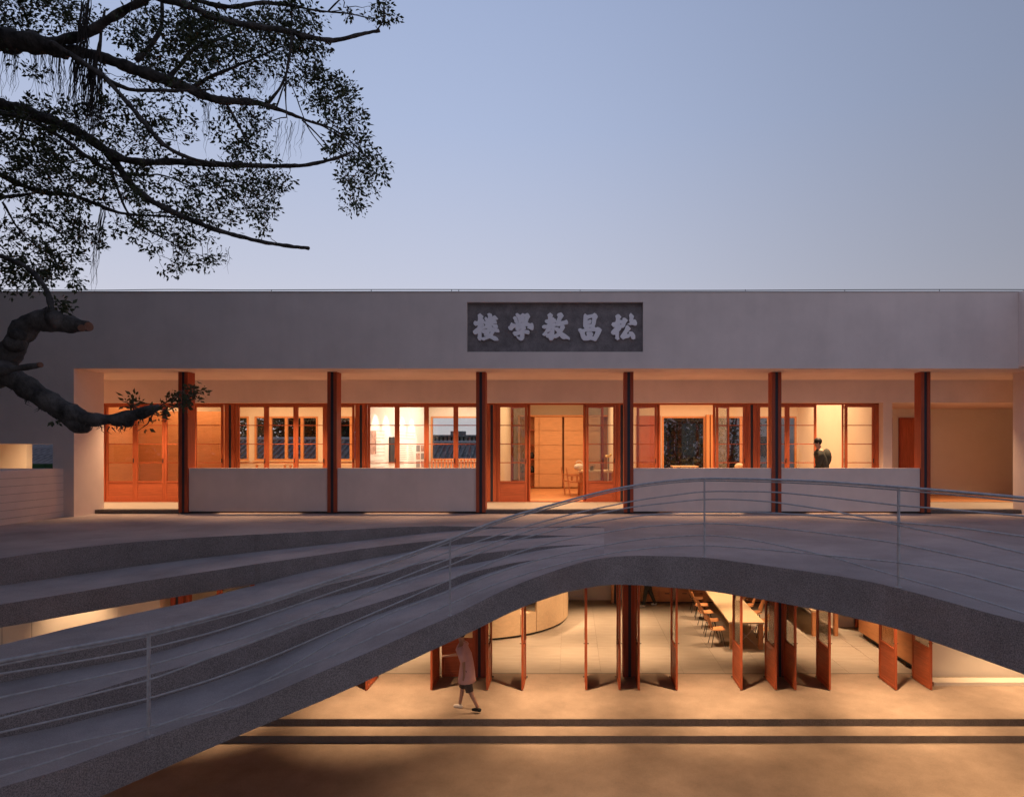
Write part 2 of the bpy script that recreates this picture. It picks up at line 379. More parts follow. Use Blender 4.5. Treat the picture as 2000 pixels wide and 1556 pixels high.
# ------------------------------------------------------------ railing
RB = dict(
T=[(0,1291),(114,1269),(286,1237),(414,1204),(500,1181),(600,1148),(760,1096),(879,1053),(935,1029.5),(995,1008.5),(1055,992),(1120,974),(1195,955),(1270,942.5),(1345,935),(1380,933.7),(1495,935.7),(1620,940.7),(1756,951),(1867,960),(2000,972)],
B1=[(0,1315.5),(137,1294),(290,1266),(414,1235),(529,1198),(660,1152.6),(714,1135),(877,1077),(965,1046),(1040,1023.5),(1120,1002.5),(1245,976),(1375,958.7),(1510,960),(1620,970.7),(1756,986.8),(2000,1007.4)],
B2=[(0,1362),(137,1332.7),(290,1299.5),(460,1251),(529,1228),(600,1203.7),(714,1162.5),(879,1104),(935,1079),(1010,1053.5),(1085,1034),(1120,1026),(1220,1010),(1320,1000.5),(1376,999.5),(1507,1001),(1620,1009.5),(1752,1020),(1867,1029),(2000,1047.5)],
BX=[(0,1402.5),(114,1371.6),(284,1329),(300,1325),(460,1265),(529,1240),(597,1212),(669,1181),(737,1146.5),(879,1090),(935,1070),(995,1047.5),(1085,1021),(1120,1012.5),(1237,988.7),(1375,974),(1445,975),(1510,979.5),(1620,996),(1711,1014.6),(1756,1026),(1867,1047.5),(2000,1080.4)],
B3=[(0,1430),(137,1399),(290,1363.6),(414,1326.5),(529,1283),(600,1252.8),(691,1212.8),(783,1174),(879,1131),(950,1101.5),(1025,1073),(1085,1056.5),(1120,1050),(1245,1028.7),(1375,1021),(1470,1025.5),(1620,1042),(1752,1060),(1867,1084.5),(2000,1114)],
B4=[(500,1338),(552,1310.5),(600,1281.5),(657,1247),(760,1197),(879,1153.5),(965,1119.5),(1040,1095.5),(1120,1076),(1245,1052.5),(1375,1043.7),(1445,1049.5),(1520,1063.7),(1620,1086),(1752,1124.6),(1867,1156.5),(2000,1197.6)],
B5=[(0,1515.8),(114,1481.5),(206,1449.4),(293,1422),(369,1395),(483,1345),(575,1310.5),(660,1276),(714,1249.5),(879,1179),(965,1140.5),(1040,1115),(1100,1098.5),(1195,1078.7),(1295,1066.7),(1375,1064),(1495,1072.5),(1595,1082),(1750,1097),(1867,1115.4),(2000,1152.4)],
B6=[(0,1483.8),(137,1450.6),(295,1417.4),(369,1400),(437,1383.8),(487,1371)])
rail = thing('railing', 'curved grey steel railing of thin bars along the bridge edge', 'railing', (-3, 8, 2.5))
YR = lambda x: YJ(x)+.05
for bi, (k, pts) in enumerate(RB.items()):
    xs0, ys0 = zip(*pts); lo, hi = xs0[0], xs0[-1]
    xs = np.arange(lo, hi+.1, 12.0); ys = np.interp(xs, xs0, ys0)
    if len(ys) > 12: ys = smooth(ys, 4)
    P = [at(x, y, YR(x)) for x, y in zip(xs, ys)]
    if lo == 0: P = [P[0]+(P[0]-P[3])*q for q in (4, 2)]+P
    if hi == 2000: P = P+[P[-1]+(P[-1]-P[-3])*q for q in (1, 2, 3)]
    if k == 'T':
        obj('handrail', MB().tube(P, .016), 'rail', rail, True)
        obj('rail_bar', MB().tube([p-Vector((0, -.012, .034)) for p in P], .009), 'rail', rail, True)
    else: obj('rail_bar', MB().tube([p+Vector((0, .004*(bi % 3-1), 0)) for p in P], .0098, 7), 'rail', rail, True)
for x, yt in ((290, 1238), (879, 1053), (1376, 935), (1755.5, 951)):
    y = YR(x); a = at(x, yt, y); zb = min(zj(x), 3.85)
    p = obj('post', MB().box(a.x-.010, a.x+.010, y-.014, y+.022, zb-.01, a.z), 'rail', rail)
    obj('base_plate', MB().box(a.x-.03, a.x+.03, y-.03, y+.045, zb+.001, zb+.007), 'rail', p)

# ------------------------------------------------------------ main building
B = thing('school_building', 'long two storey plaster school hall with glowing timber windows', 'building', (0, YC, 0))
XL, XR = -11.474, 10.86       # piers
oy = 8/1000
wl = MB()
wl.box(-40, XL, YF, YB, 5.53, ZTOP)                       # left pier upper
wl.box(-40, -14.6, YF, YB, ZT-.6, 5.53); wl.box(-11.96, XL, YF, YB, ZT-.6, 5.53); wl.box(-14.6, -11.96, YF, YB, ZT-.6, 4.925)
wx0, wx1, wz0, wz1 = (912-VX)*YF/F, (1256-VX)*YF/F, ZC-(687-HY)*YF/F, ZC-(590-HY)*YF/F
wl.box(XL, wx0, YF, YB, ZS, ZTOP); wl.box(wx1, 40, YF, YB, ZS, ZTOP); wl.box(wx0, wx1, YF, YB, ZS, wz0); wl.box(wx0, wx1, YF, YB, wz1, ZTOP)
wl.box(wx0, wx1, YF+.13, YB, wz0, wz1)
wl.box(XR, 40, YF, YB, ZT-.6, ZS)
obj('wall', wl, 'plaster', B)
obj('wall', MB().box(10.33, 40, 6, YF-.002, ZS+.03, ZTOP-.003), 'plaster', B)
obj('wall', MB().box(-30, -11.71, 6, YF-.003, ZT-.8, 4.965), 'plaster', B)
cg = MB()
for k in range(6): cg.box(-11.709, -11.706, 9.5, YF-.01, 4.80-k*.165, 4.804-k*.165)
obj('wall_joint', cg, 'kerb', B)
# soffit, beam, roof
obj('soffit', MB().box(-22, 22, YB+.003, YBM, ZS, ZS+.2).box(-16, 22, YBM, 21, ZH+.02, ZH+.1) if False else MB().box(-22, 22, YB+.003, YBM, ZS, ZS+.2), 'plaster', B)
obj('beam', MB().box(-22, 22, YBM, YW+.12, ZH, ZS+.2), 'plaster', B)
obj('roof', MB().box(-22, 22, YB+.003, 24.9, 8.3, 8.5).box(-22, 22, 24.6, 24.9, ZS, 8.3), 'plaster', B)
obj('coping', MB().box(-40, 40, YF-.012, YB+.01, ZTOP, ZTOP+.022), 'houseg', B)
# upper slab: walkway and rooms
up = tag(bpy.data.objects.new('walkway_floor', None), None, None, kind='structure'); C.objects.link(up)
obj('floor_slab', MB().box(-22, 22, 15.99, 24.9, 3.4, 3.938), 'kerb', up)
ut = None
for i in range(-14, 15):
    for j in range(2):
        x0 = i*1.196-.5; y0 = 15.995+j*1.015
        if ut is None: ut = obj('floor_tile', MB().box(.002, 1.194, .002, 1.013, 3.939, 3.95), 'floor', up, local=True); ut.location = (x0, y0, 0)
        else:
            t = ut.copy(); C.objects.link(t); t.location = (x0, y0, 0)
obj('room_floor', MB().box(-13, 15, 18.03, 24.5, 3.939, 3.965), 'orange_ply', up)
for a, b in ((XL-.0, XC[0]-.11), (XC[2]+.12, XC[3]-.12), (XC[5]+.12, XR+.0)):
    obj('kerb', MB().box(a+.002, b, 15.793, 15.992, 3.852, 3.948), 'kerb', B)
# balustrades
for i in (0, 1, 3, 4):
    a, b = XC[i]+.118, XC[i+1]-.118
    obj('balustrade', MB().box(a, b, 15.845, 15.985, 3.905, 4.949), 'plaster', B)
# columns
def column(x, z0, z1, w_=.228, y0=YC, d=.306, nm='column', par=B, m='wood_dark'):
    p = obj(nm, MB().box(x-w_/2, x-.036, y0, y0+d, z0, z1).box(x+.036, x+w_/2, y0, y0+d, z0, z1), m, par)
    obj('steel_core', MB().box(x-.0355, x+.0355, y0+.018, y0+d-.018, z0, z1), 'steel', p)
    return p
for x in XC: column(x, 3.885, ZS, m='wood_dark')
for i, x in enumerate(XC[:-1]): column(x, 3.97, ZH, .235, YW-.06, .24, m='wood')
# lower columns and walls
for x in XC[:5]: column(x, .004, 3.4, .31, 15.55, .36, m='wood_dark')
obj('lower_wall', MB().box(-30, -9.66, 15.40, 15.7, .005, 3.4), 'plaster_in', B)
obj('wall_joint', MB().box(X(62, 15.4)-.004, X(62, 15.4)+.004, 15.397, 15.3995, .01, 3.2).box(X(4, 15.4)-.004, X(4, 15.4)+.004, 15.397, 15.3995, .01, 3.2), 'kerb', B)
obj('lower_wall', MB().box(8.42, 20, 15.42, 15.8, .005, 3.4), 'plaster_in', B)
obj('plinth', MB().box(8.30, 20, 14.98, 15.30, .005, .085), 'plaster_in', B)
obj('lower_wall', MB().box(-16, 16, 23.4, 23.6, .002, 3.4), 'plaster_in', B)
obj('lower_wall', MB().box(-10.6, -10.4, 15.82, 23.39, .002, 3.4), 'plaster_in', B)

# ---- upper leaves
LW, ST, TH = .803, .062, .045
LZ0, LZ1 = 3.975, 6.615
def leaf_proto(par, w_, z0, z1, zr, mun, loc):
    """frame with stiles and rails, zr = top of the solid panel, mun = glazing bars"""
    s = ST; h = z1-z0; m = MB()
    m.box(0, s, -TH/2, TH/2, 0, h).box(w_-s, w_, -TH/2, TH/2, 0, h).box(s, w_-s, -TH/2, TH/2, h-s, h).box(s, w_-s, -TH/2, TH/2, 0, s*1.1).box(s, w_-s, -TH/2, TH/2, zr-z0-.045, zr-z0)
    for z in mun: m.box(s, w_-s, -.014, .014, z-z0-.011, z-z0+.011)
    fr = obj('door_leaf', m, 'wood', par, local=True); fr.location = Vector(loc)-wloc(par)
    obj('bottom_panel', MB().box(s, w_-s, -.011, .011, s*1.1, zr-z0-.045), 'wood_h', fr, local=True)
    zz = [zr-z0]+[z-z0 for z in mun]+[h-s]
    for a, b in zip(zz[:-1], zz[1:]):
        obj('pane', MB().box(s-.004, w_-s+.004, -.003, .003, a+(.011 if a != zz[0] else 0), b-(.011 if b != zz[-1] else 0)), 'glass', fr, local=True)
    if len(mun) == 0:
        obj('bolt', MB().tube([(w_-s/2, -.06, zr-z0+.12), (w_-s/2, .06, zr-z0+.12)], .008, 6).tube([(s/2, -.06, .03), (s/2, .06, .03)], .012, 6), 'iron', fr, local=True)
    else:
        obj('handle', MB().box(w_-s*.65, w_-s*.4, -.045, -.0225, 1.05, 1.17), 'iron', fr, local=True)
    return fr
proto = None
def uleaf(x, y=YW, rz=0):
    global proto
    if proto is None: proto = leaf_proto(B, LW, LZ0, LZ1, 4.526, (5.03, 5.54, 6.055), (x, y, LZ0)); proto.rotation_euler.z = rz
    else: dup(proto, Vector((x, y, LZ0))-wloc(B), rz)
head = MB().box(-12.80, XC[5]-.10, YW-.05, YW+.07, LZ1+.003, ZH)
obj('window_head', head, 'wood', B)
obj('threshold', MB().box(-12.80, XC[5]-.10, YW-.04, YW+.06, 3.952, 3.974), 'wood', B)
for a, b in ((-12.87, -12.79), (8.35, 8.45)): obj('window_jamb', MB().box(a, b, YW-.05, YW+.07, 3.952, ZH), 'wood', B)
for i in range(5):
    for sgn in (-1, 1): 
        a = XC[i]+sgn*.119; obj('window_jamb', MB().box(min(a, a+sgn*.045), max(a, a+sgn*.045), YW-.03, YW+.05, 3.976, LZ1+.002), 'wood', B)
st0 = -12.785
for k in range(4): uleaf(st0+k*(LW+.006))
for i in (0, 1):
    s0 = XC[i]+.165+.012
    for k in range(4): uleaf(s0+k*(LW+.004))
for i in (2, 3):
    s0 = XC[i]+.165+.004; e0 = XC[i+1]-.165-.004
    uleaf(s0); uleaf(e0-LW)
    xa = s0+LW+.07; uleaf(xa, YW, math.pi-R(46)) ; xb = e0-LW-.07; uleaf(xb, YW, R(46))
s0 = XC[4]+.165+.012; e0 = 8.345
uleaf(s0); uleaf(s0+LW+.004); uleaf(e0-LW); uleaf(e0-LW-.07, YW, R(62))
# pillar and right recess
obj('pillar', MB().box(8.452, 8.70, YBM+.01, YW+.12, 3.952, ZH-.001), 'plaster', B)
rc = MB().box(8.56, 20, 20.7, 20.9, 3.952, 6.7).box(8.56, 8.72, YW+.121, 20.70, 3.952, 6.7)
obj('rear_wall', rc, 'plaster_in', B)
obj('rear_wall', MB().box(-40, -14.96, 18.0, 18.2, 3.952, ZS), 'plaster_in', B)
obj('recess_ceiling', MB().box(8.57, 20, YW+.12, 20.9, ZH+.001, ZH+.12), 'plaster', B)
for a, b in ((X(1700, 20.69), X(1738, 20.69)), (X(1758, 20.69), X(1812, 20.69))):
    d = obj('door', MB().box(a, b, 20.64, 20.698, 3.955, 6.33), 'wood', B)
    obj('door_frame', MB().box(a-.05, a, 20.62, 20.697, 3.955, 6.38).box(b, b+.05, 20.62, 20.697, 3.955, 6.38).box(a, b, 20.62, 20.697, 6.332, 6.38), 'wood_dark', d)
# ---- upper room shells
YR_ = 24.4
rm = MB()
rm.box(-12.95, -12.87, YW+.12, YR_, 3.966, ZS).box(XC[2]-.05, XC[2]+.05, YW+.12, YR_, 3.966, ZS).box(XC[3]-.05, XC[3]+.05, YW+.12, YR_, 3.966, ZS).box(8.46, 8.56, YW+.12, YR_, 3.966, ZS)
rm.box(-13, 8.6, YW+.12, 24.6, ZS, ZS+.1)
zs_, zh_ = 4.96, 6.60
holes = [(X(462, YR_), X(486, YR_)), (X(498, YR_), X(621, YR_)), (X(660, YR_), X(712, YR_)), (X(842, YR_), X(962, YR_)), (X(1293, YR_), X(1377, YR_)), (X(1393, YR_), X(1555, YR_))]
xp = -12.95
for a, b in holes:
    rm.box(xp, a, YR_, YR_+.2, 3.966, ZS); rm.box(a, b, YR_, YR_+.2, zh_, ZS)
    rm.box(a, b, YR_, YR_+.2, 3.966, zs_ if a < 2 else 4.2); xp = b
rm.box(xp, 8.56, YR_, YR_+.2, 3.966, ZS)
obj('room_wall', rm, 'plaster_in', B)
for a, b in holes:
    z0 = zs_ if a < 2 else 4.2; m = MB(); q = .06
    m.box(a, a+q, YR_-.04, YR_+.08, z0, zh_).box(b-q, b, YR_-.04, YR_+.08, z0, zh_).box(a+q, b-q, YR_-.04, YR_+.08, zh_-q, zh_).box(a+q, b-q, YR_-.04, YR_+.08, z0, z0+q)
    nsub = max(1, round((b-a)/.6)) if a < 2 else (1 if b-a < 2 else 3)
    if a < 2 and a > -6: nsub = 1
    for k in range(1, nsub):
        xx = a+(b-a)*k/nsub; m.box(xx-.05, xx+.05, YR_-.035, YR_+.07, z0+q, zh_-q)
    fo = obj('window', m, 'orange_ply', B); obj('pane', MB().box(a+q, b-q, YR_+.02, YR_+.026, z0+q, zh_-q), 'glass', fo)
    obj('window_sill', MB().box(a-.05, b+.05, YR_-.12, YR_-.041, z0-.04, z0), 'pale_wood', fo)
obj('post', MB().box(X(1379, 24.2), X(1384.5, 24.2), 24.1, 24.3, 3.97, 6.65).box(X(1387.5, 24.2), X(1392, 24.2), 24.1, 24.3, 3.97, 6.65), 'orange_ply', B)
obj('door', MB().box(X(1243, 24.36), X(1290, 24.36), 24.33, 24.39, 3.97, 6.62), 'wood', B)

# ---- lower leaves
LLW = .79
lp = None
def lleaf(x, y, rz):
    global lp
    if lp is None:
        lp = leaf_proto(B, LLW, .022, 3.2, .93, (), (x, y, .022)); lp.rotation_euler.z = rz
    else: dup(lp, Vector((x, y, .022))-wloc(B), rz)
for x in (-4.58, -3.12, -1.88, -1.078, .344, 1.098, 1.533, 2.374, 3.836, 4.599, 5.046, 5.814, 7.294, 8.074):
    lleaf(x, 15.48, -math.pi/2+R(random.uniform(-.8, .8)))
lleaf(-3.06, 15.56, 0); 
for k in range(4): lleaf(XC[0]+.2+k*.80, 15.60, 0)
lleaf(XC[1]+.2, 15.6, 0)
obj('door_track', MB().box(-9.6, 8.3, 15.4, 15.9, 3.2, 3.38), 'wood', B)
obj('floor_track', MB().box(-9.6, 8.3, 15.792, 15.812, -.02, .006), 'iron', B)

# ------------------------------------------------------------ sign with carved characters
sg = thing('name_plaque', 'dark recessed stone plaque with five pale carved characters reading 楼學教昌松', 'sign', ((wx0+wx1)/2, YF+.12, wz0))
obj('backboard', MB().box(wx0+.002, wx1-.002, YF+.105, YF+.128, wz0+.002, wz1-.002), 'slate', sg)
SC = 22.23
G = [((918, 602), [[(440,225),(575,350),(540,420),(545,470),(588,480),(625,560),(655,582),(688,572),(680,540),(630,440),(680,380),(740,420),(775,465),(795,370),(755,250),(840,215),(930,250),(955,320),(945,410),(1000,345),(1080,315),(1150,380),(1215,460),(1160,495),(1080,520),(1135,545),(1158,620),(1150,665),(1010,672),(1005,705),(1165,710),(1200,760),(1215,830),(1170,870),(1080,870),(1010,820),(975,770),(965,725),(940,730),(940,800),(1060,890),(1230,905),(1270,960),(1265,1045),(1160,1045),(1070,1030),(1010,1110),(975,1190),(1120,1235),(1190,1290),(1235,1370),(1200,1405),(1060,1405),(960,1350),(850,1290),(760,1330),(600,1400),(550,1390),(495,1350),(440,1415),(380,1380),(330,1290),(350,1180),(345,1090),(300,1105),(240,1140),(180,1120),(140,1060),(135,990),(230,910),(310,850),(350,760),(320,740),(240,760),(180,720),(155,650),(180,580),(225,550),(270,575),(340,570),(360,470),(340,290)],
 [(570,630),(610,650),(680,740),(600,800),(500,855),(500,830),(590,780),(612,740)], [(770,830),(740,870),(560,910),(500,970),(490,1040),(495,1280),(700,1240),(710,1215),(640,1210),(605,1160),(640,1090),(560,1090),(520,1040),(515,990),(570,940),(750,915)], [(870,1015),(915,1030),(850,1110),(810,1100)]]),
 ((988, 602), [[(420,260),(490,215),(550,250),(680,332),(645,290),(720,225),(760,235),(830,265),(930,215),(980,240),(1050,360),(980,470),(935,620),(1060,670),(1140,640),(1180,680),(1205,780),(1195,900),(1150,955),(1090,945),(1020,895),(925,870),(925,840),(975,780),(830,765),(870,850),(860,900),(750,935),(760,950),(990,960),(1025,1000),(1020,1100),(975,1135),(810,1090),(790,1290),(740,1380),(650,1410),(570,1370),(490,1290),(450,1210),(500,1215),(590,1270),(620,1180),(625,1130),(430,1200),(370,1195),(300,1080),(340,1020),(600,980),(640,930),(672,885),(640,890),(560,965),(480,970),(425,920),(415,860),(430,820),(640,778),(640,762),(440,800),(340,860),(260,965),(160,950),(110,860),(115,800),(170,770),(240,625),(340,680),(440,685),(440,655),(380,600),(360,500),(310,420),(370,350),(400,375),(440,355),(480,430),(515,540),(525,660),(552,660),(548,540),(505,410),(450,320)],
 [(590,380),(620,378),(640,410),(605,415)], [(665,465),(712,458),(690,495)], [(755,360),(795,358),(855,430),(832,440),(790,388)], [(775,490),(818,495),(818,530),(778,530)], [(645,600),(680,592),(715,640),(680,640)], [(795,580),(812,588),(798,640),(755,640)]]),
 ((1054, 602), [[(455,200),(570,290),(540,415),(610,405),(645,470),(690,470),(720,550),(735,550),(760,480),(800,370),(755,300),(790,230),(930,190),(980,230),(1040,330),(960,450),(890,575),(1060,550),(1170,505),(1215,570),(1230,660),(1200,700),(1000,715),(1060,745),(1095,820),(1060,900),(1000,980),(970,1035),(1100,1120),(1220,1210),(1290,1270),(1310,1340),(1280,1370),(1220,1340),(1130,1325),(1060,1345),(970,1320),(910,1260),(875,1200),(800,1250),(720,1295),(650,1295),(600,1270),(600,1330),(550,1390),(440,1390),(400,1340),(380,1270),(320,1280),(260,1220),(280,1160),(210,1205),(130,1170),(120,1130),(220,1020),(300,880),(190,890),(110,850),(110,780),(180,735),(320,725),(350,680),(330,660),(240,610),(225,560),(270,505),(370,485),(370,380),(335,290)],
 [(505,598),(552,598),(535,630)], [(635,660),(690,598),(738,625),(690,655)], [(615,770),(680,785),(735,755),(790,795),(890,760),(900,800),(880,870),(850,885),(790,830),(740,825),(680,840)], [(465,822),(508,776),(512,812)], [(470,928),(498,888),(534,900),(505,935)], [(355,1030),(400,1030),(480,990),(490,1020),(400,1080),(310,1130),(305,1115)], [(640,910),(680,960),(775,1050),(700,1120),(625,1165)]]),
 ((1122, 602), [[(400,310),(455,235),(545,305),(640,295),(790,265),(860,212),(940,250),(1000,340),(1000,390),(950,470),(915,660),(865,790),(900,855),(1020,820),(1100,860),(1180,940),(1130,1080),(1050,1230),(950,1400),(890,1425),(820,1400),(700,1365),(600,1395),(400,1400),(330,1330),(290,1250),(240,1080),(160,950),(190,890),(270,880),(340,920),(460,890),(380,780),(385,600)],
 [(555,520),(590,460),(760,400),(775,440),(745,690),(580,715),(590,690),(700,650),(730,580),(735,520),(700,490),(570,545)], [(565,862),(640,822),(712,824),(706,864)], [(440,1060),(470,1010),(640,1000),(920,1000),(890,1100),(820,1250),(740,1190),(800,1170),(805,1100),(740,1030),(680,1040),(600,1020),(530,1040),(520,1100),(560,1170),(510,1220),(465,1180)]]),
 ((1188, 602), [[(310,330),(410,262),(480,280),(560,380),(490,480),(490,515),(550,510),(610,550),(630,440),(690,415),(750,440),(845,525),(760,640),(720,780),(650,850),(580,845),(540,930),(470,990),(450,1120),(455,1240),(485,1330),(400,1385),(290,1300),(320,1240),(305,1130),(230,1160),(160,1130),(120,1060),(130,1010),(230,900),(310,805),(240,825),(180,780),(135,720),(180,630),(300,605),(330,560),(340,440)],
 [(502,700),(540,662),(584,672),(548,728)], [(460,832),(480,812),(498,835),(480,850)], [(910,290),(980,215),(1110,345),(1070,510),(1150,490),(1200,530),(1245,650),(1220,740),(1150,755),(1060,715),(950,735),(880,700),(825,700),(950,620),(910,520),(930,440)],
 [(760,790),(820,735),(880,770),(970,890),(800,1090),(810,1130),(915,1120),(910,1070),(890,1040),(920,1015),(1040,1025),(1110,1090),(1165,1190),(1165,1320),(1090,1355),(1010,1320),(970,1220),(945,1190),(930,1240),(860,1290),(720,1310),(655,1365),(530,1260),(535,1200),(720,920)]])]
dg = bpy.context.evaluated_depsgraph_get
for (ox, oyy), loops in G:
    cu = bpy.data.curves.new('c', 'CURVE'); cu.dimensions = '2D'; cu.fill_mode = 'BOTH'; cu.extrude = .022; cu.bevel_depth = .004; cu.bevel_resolution = 1
    for lp_ in loops:
        s = cu.splines.new('POLY'); s.points.add(len(lp_)-1); s.use_cyclic_u = True
        for q, (a, b) in zip(s.points, lp_):
            v = at(ox+a/SC, oyy+b/SC, YF+.07); q.co = (v.x, v.z, 0, 1)
    tmp = bpy.data.objects.new('tmp', cu); C.objects.link(tmp)
    me = bpy.data.meshes.new_from_object(tmp.evaluated_get(dg())); bpy.data.objects.remove(tmp)
    me.transform(Matrix.Rotation(math.pi/2, 4, 'X')); me.transform(Matrix.Translation(Vector((0, YF+.078, 0))-sg.location))
    me.materials.clear(); me.materials.append(M['letter'])
    o = bpy.data.objects.new('character', me); C.objects.link(o); o.parent = sg

# roof-edge wire
wr = thing('lightning_wire', 'thin wire on little pins running along the roof edge', 'wire', (0, YB, ZTOP+.02))
P = []
for x in range(-20, 2030, 25):
    y = 566.3+(-1.6*math.exp(-((x-330)/90)**2))+.8*math.sin(x/170)
    P.append(at(x, y, 15.9))
obj('cable', MB().tube(P, .010, 5), 'iron', wr)
for x in (153, 530, 725, 882, 896, 1133, 1456, 1650, 1835):
    a = at(x, 566.3, 15.9); obj('pin', MB().tube([(a.x, 15.9, ZTOP+.02), (a.x, 15.9, a.z+.01)], .008, 5), 'iron', wr)

# ------------------------------------------------------------ furniture, upper floor
def legs4(mb, x0, x1, y0, y1, z0, z1, t): 
    for x in (x0, x1-t):
        for y in (y0, y1-t): mb.box(x, x+t, y, y+t, z0, z1)
wd = thing('wardrobe', 'tall pale plywood wardrobe with sliding doors behind the open doorway', 'wardrobe', (0, 23.8, 3.966))
Yw = 23.8; xa, xb = X(1012, Yw), X(1192, Yw)
obj('frame', MB().box(xa, xb, Yw-.03, Yw+.5, 6.56, 6.62).box(xa, xa+.06, Yw-.02, Yw+.5, 3.966, 6.56).box(xb-.06, xb, Yw-.02, Yw+.5, 3.966, 6.56).box(xa+.06, xb-.06, Yw+.45, Yw+.5, 3.966, 6.56), 'orange_ply', wd)
zs = [4.0, 4.49, 5.01, 5.53, 6.06, 6.555]
for a, b in ((1044, 1052.5), (1053.3, 1098), (1102, 1172)):
    for z0, z1 in zip(zs[:-1], zs[1:]): obj('door_panel', MB().box(X(a, Yw), X(b, Yw), Yw, Yw+.03, z0+.006, z1-.006), 'peach_ply', wd)
for z in zs[:-1]: obj('shelf', MB().box(xa+.06, X(1044, Yw), Yw+.02, Yw+.44, z, z+.025), 'wood', wd)
for k, (px, z, r) in enumerate(((1026, 5.06, .12), (1038, 5.055, .13), (1022, 4.55, .15), (1038, 4.53, .14), (1030, 5.555, .10))):
    tag(obj('vase', MB().tube([(X(px, 24), 24, z-.02), (X(px, 24), 24, z+r*.6), (X(px, 24), 24, z+r*1.4), (X(px, 24), 24, z+r*1.7)], [r*.5, r, r*.55, r*.4], 12), 'iron', smooth=True),
        ['dark round jar on the middle shelf beside the sliding doors, left of two', 'dark round jar on the middle shelf against the sliding doors', 'large dark jar on the lower open shelf, left of two', 'large dark jar on the lower open shelf nearest the sliding doors', 'small dark jar alone on the upper open shelf'][k], 'vase', 'jars on the open shelves')
tb = thing('work_table', 'pale work table standing inside the middle doorway', 'table', (1.0, 20.3, 3.966))
tx0, tx1 = X(1130, 19.8), 1.33
obj('tabletop', MB().box(tx0, tx1, 19.75, 21.0, 4.69, 4.74), 'pale_wood', tb)
for x in (tx0+.04, tx1-.12):
    for y in (19.8, 20.85): obj('leg', MB().box(x, x+.09, y, y+.09, 3.966, 4.69), 'orange_ply', tb)
bagm = MB().sphere((X(1131, 20.1), 20.1, 4.85), .17, 14, (.95, .8, .62))
bag = thing('bag', 'crumpled white plastic bag on the end of the work table', 'bag', (X(1131, 20.1), 20.1, 4.74))
obj('bag_body', bagm, 'paper', bag, True); obj('handle', MB().tube([(X(1131, 20.1)+.12*math.cos(t), 20.1, 4.90+.14*math.sin(t)) for t in np.linspace(.2, 2.6, 10)], .012, 6), 'paper', bag, True)
lm = thing('desk_stand', 'brass topped desk stand on the work table by the right door leaf', 'stand', (X(1189, 19.95), 19.95, 4.74))
lx = X(1189, 19.95)
obj('base', MB().box(lx-.09, lx+.09, 19.93, 19.97, 4.741, 4.755).box(lx-.02, lx+.02, 19.86, 20.04, 4.741, 4.754), 'iron', lm)
obj('stem', MB().tube([(lx, 19.95, 4.75), (lx, 19.95, 5.14)], .012, 8), 'iron', lm); obj('stand_head', MB().sphere((lx-.03, 19.95, 5.18), .05, 10, (1.9, 1, .8)).sphere((lx+.06, 19.95, 5.22), .04), 'brass', lm, True)
cf = thing('coffee_pot', 'small dark pot on the work table left of the desk stand', 'pot', (X(1156, 20.3), 20.3, 4.74)); cx_ = X(1156, 20.3)
obj('pot_body', MB().tube([(cx_, 20.3, 4.741), (cx_, 20.3, 4.80), (cx_, 20.3, 4.88)], [.055, .06, .04], 12), 'iron', cf, True); obj('spout', MB().tube([(cx_+.05, 20.3, 4.82), (cx_+.10, 20.3, 4.88), (cx_+.08, 20.3, 4.92)], .009, 6), 'iron', cf)
def armchair(label):
    t = thing('wooden_armchair', label, 'chair', (0, 0, 0), 'wooden armchairs at the work table')
    obj('seat', MB().box(-.22, .26, -.23, .23, .42, .455), 'orange_ply', t, local=True)
    m = MB()
    for z in (.60, .70, .80): m.obox((-.27-.10*(z-.45), -.21, z), (-.27-.10*(z-.45), .21, z), .02, .07)
    obj('backrest', m, 'orange_ply', t, local=True)
    for sgn in (-1, 1):
        obj('leg', MB().obox((-.20, sgn*.23, 0), (-.32, sgn*.23, .86), .035, .05), 'orange_ply', t, local=True)
        obj('leg', MB().box(.20, .245, sgn*.23-.02, sgn*.23+.02, 0, .42), 'orange_ply', t, local=True)
        obj('armrest', MB().box(-.28, .2, sgn*.24-.03, sgn*.24+.03, .62, .645).box(-.02, .04, sgn*.24-.015, sgn*.24+.015, .42, .62), 'orange_ply', t, local=True)
    return t
ac = armchair('wooden armchair at the work table, nearer one of the pair'); ac.location = (.18, 19.95, 3.966)
dup(ac, (.02, 20.65, 3.966), label='wooden armchair at the work table, the one behind and further left')
# desks under the rear windows
for k, (a, b) in enumerate(((500, 560), (566, 700))):
    d = thing('desk', ['low pale desk below the rear windows, left one', 'long pale desk below the rear windows, right one'][k], 'desk', (X((a+b)/2, 23.7), 23.7, 3.966), 'desks under the rear windows')
    obj('desktop', MB().box(X(a, 23.5), X(b, 23.5), 23.4, 24.1, 4.82, 4.86), 'pale_wood', d)
    for x in (X(a, 23.5)+.02, X(b, 23.5)-.08): obj('leg', MB().box(x, x+.06, 23.43, 23.49, 3.966, 4.82), 'orange_ply', d)
obj('panelling', MB().box(-12.868, -12.84, YW+.125, 19.48, 3.97, 6.9), 'orange_ply', B)
obj_ = thing('partition', 'plain orange partition block standing behind the far left doors', 'partition', (-11.4, 19.7, 3.966))
obj('panel', MB().box(-12.86, X(434, 19.5), 19.5, 19.9, 3.966, 6.52), 'orange_ply', obj_)
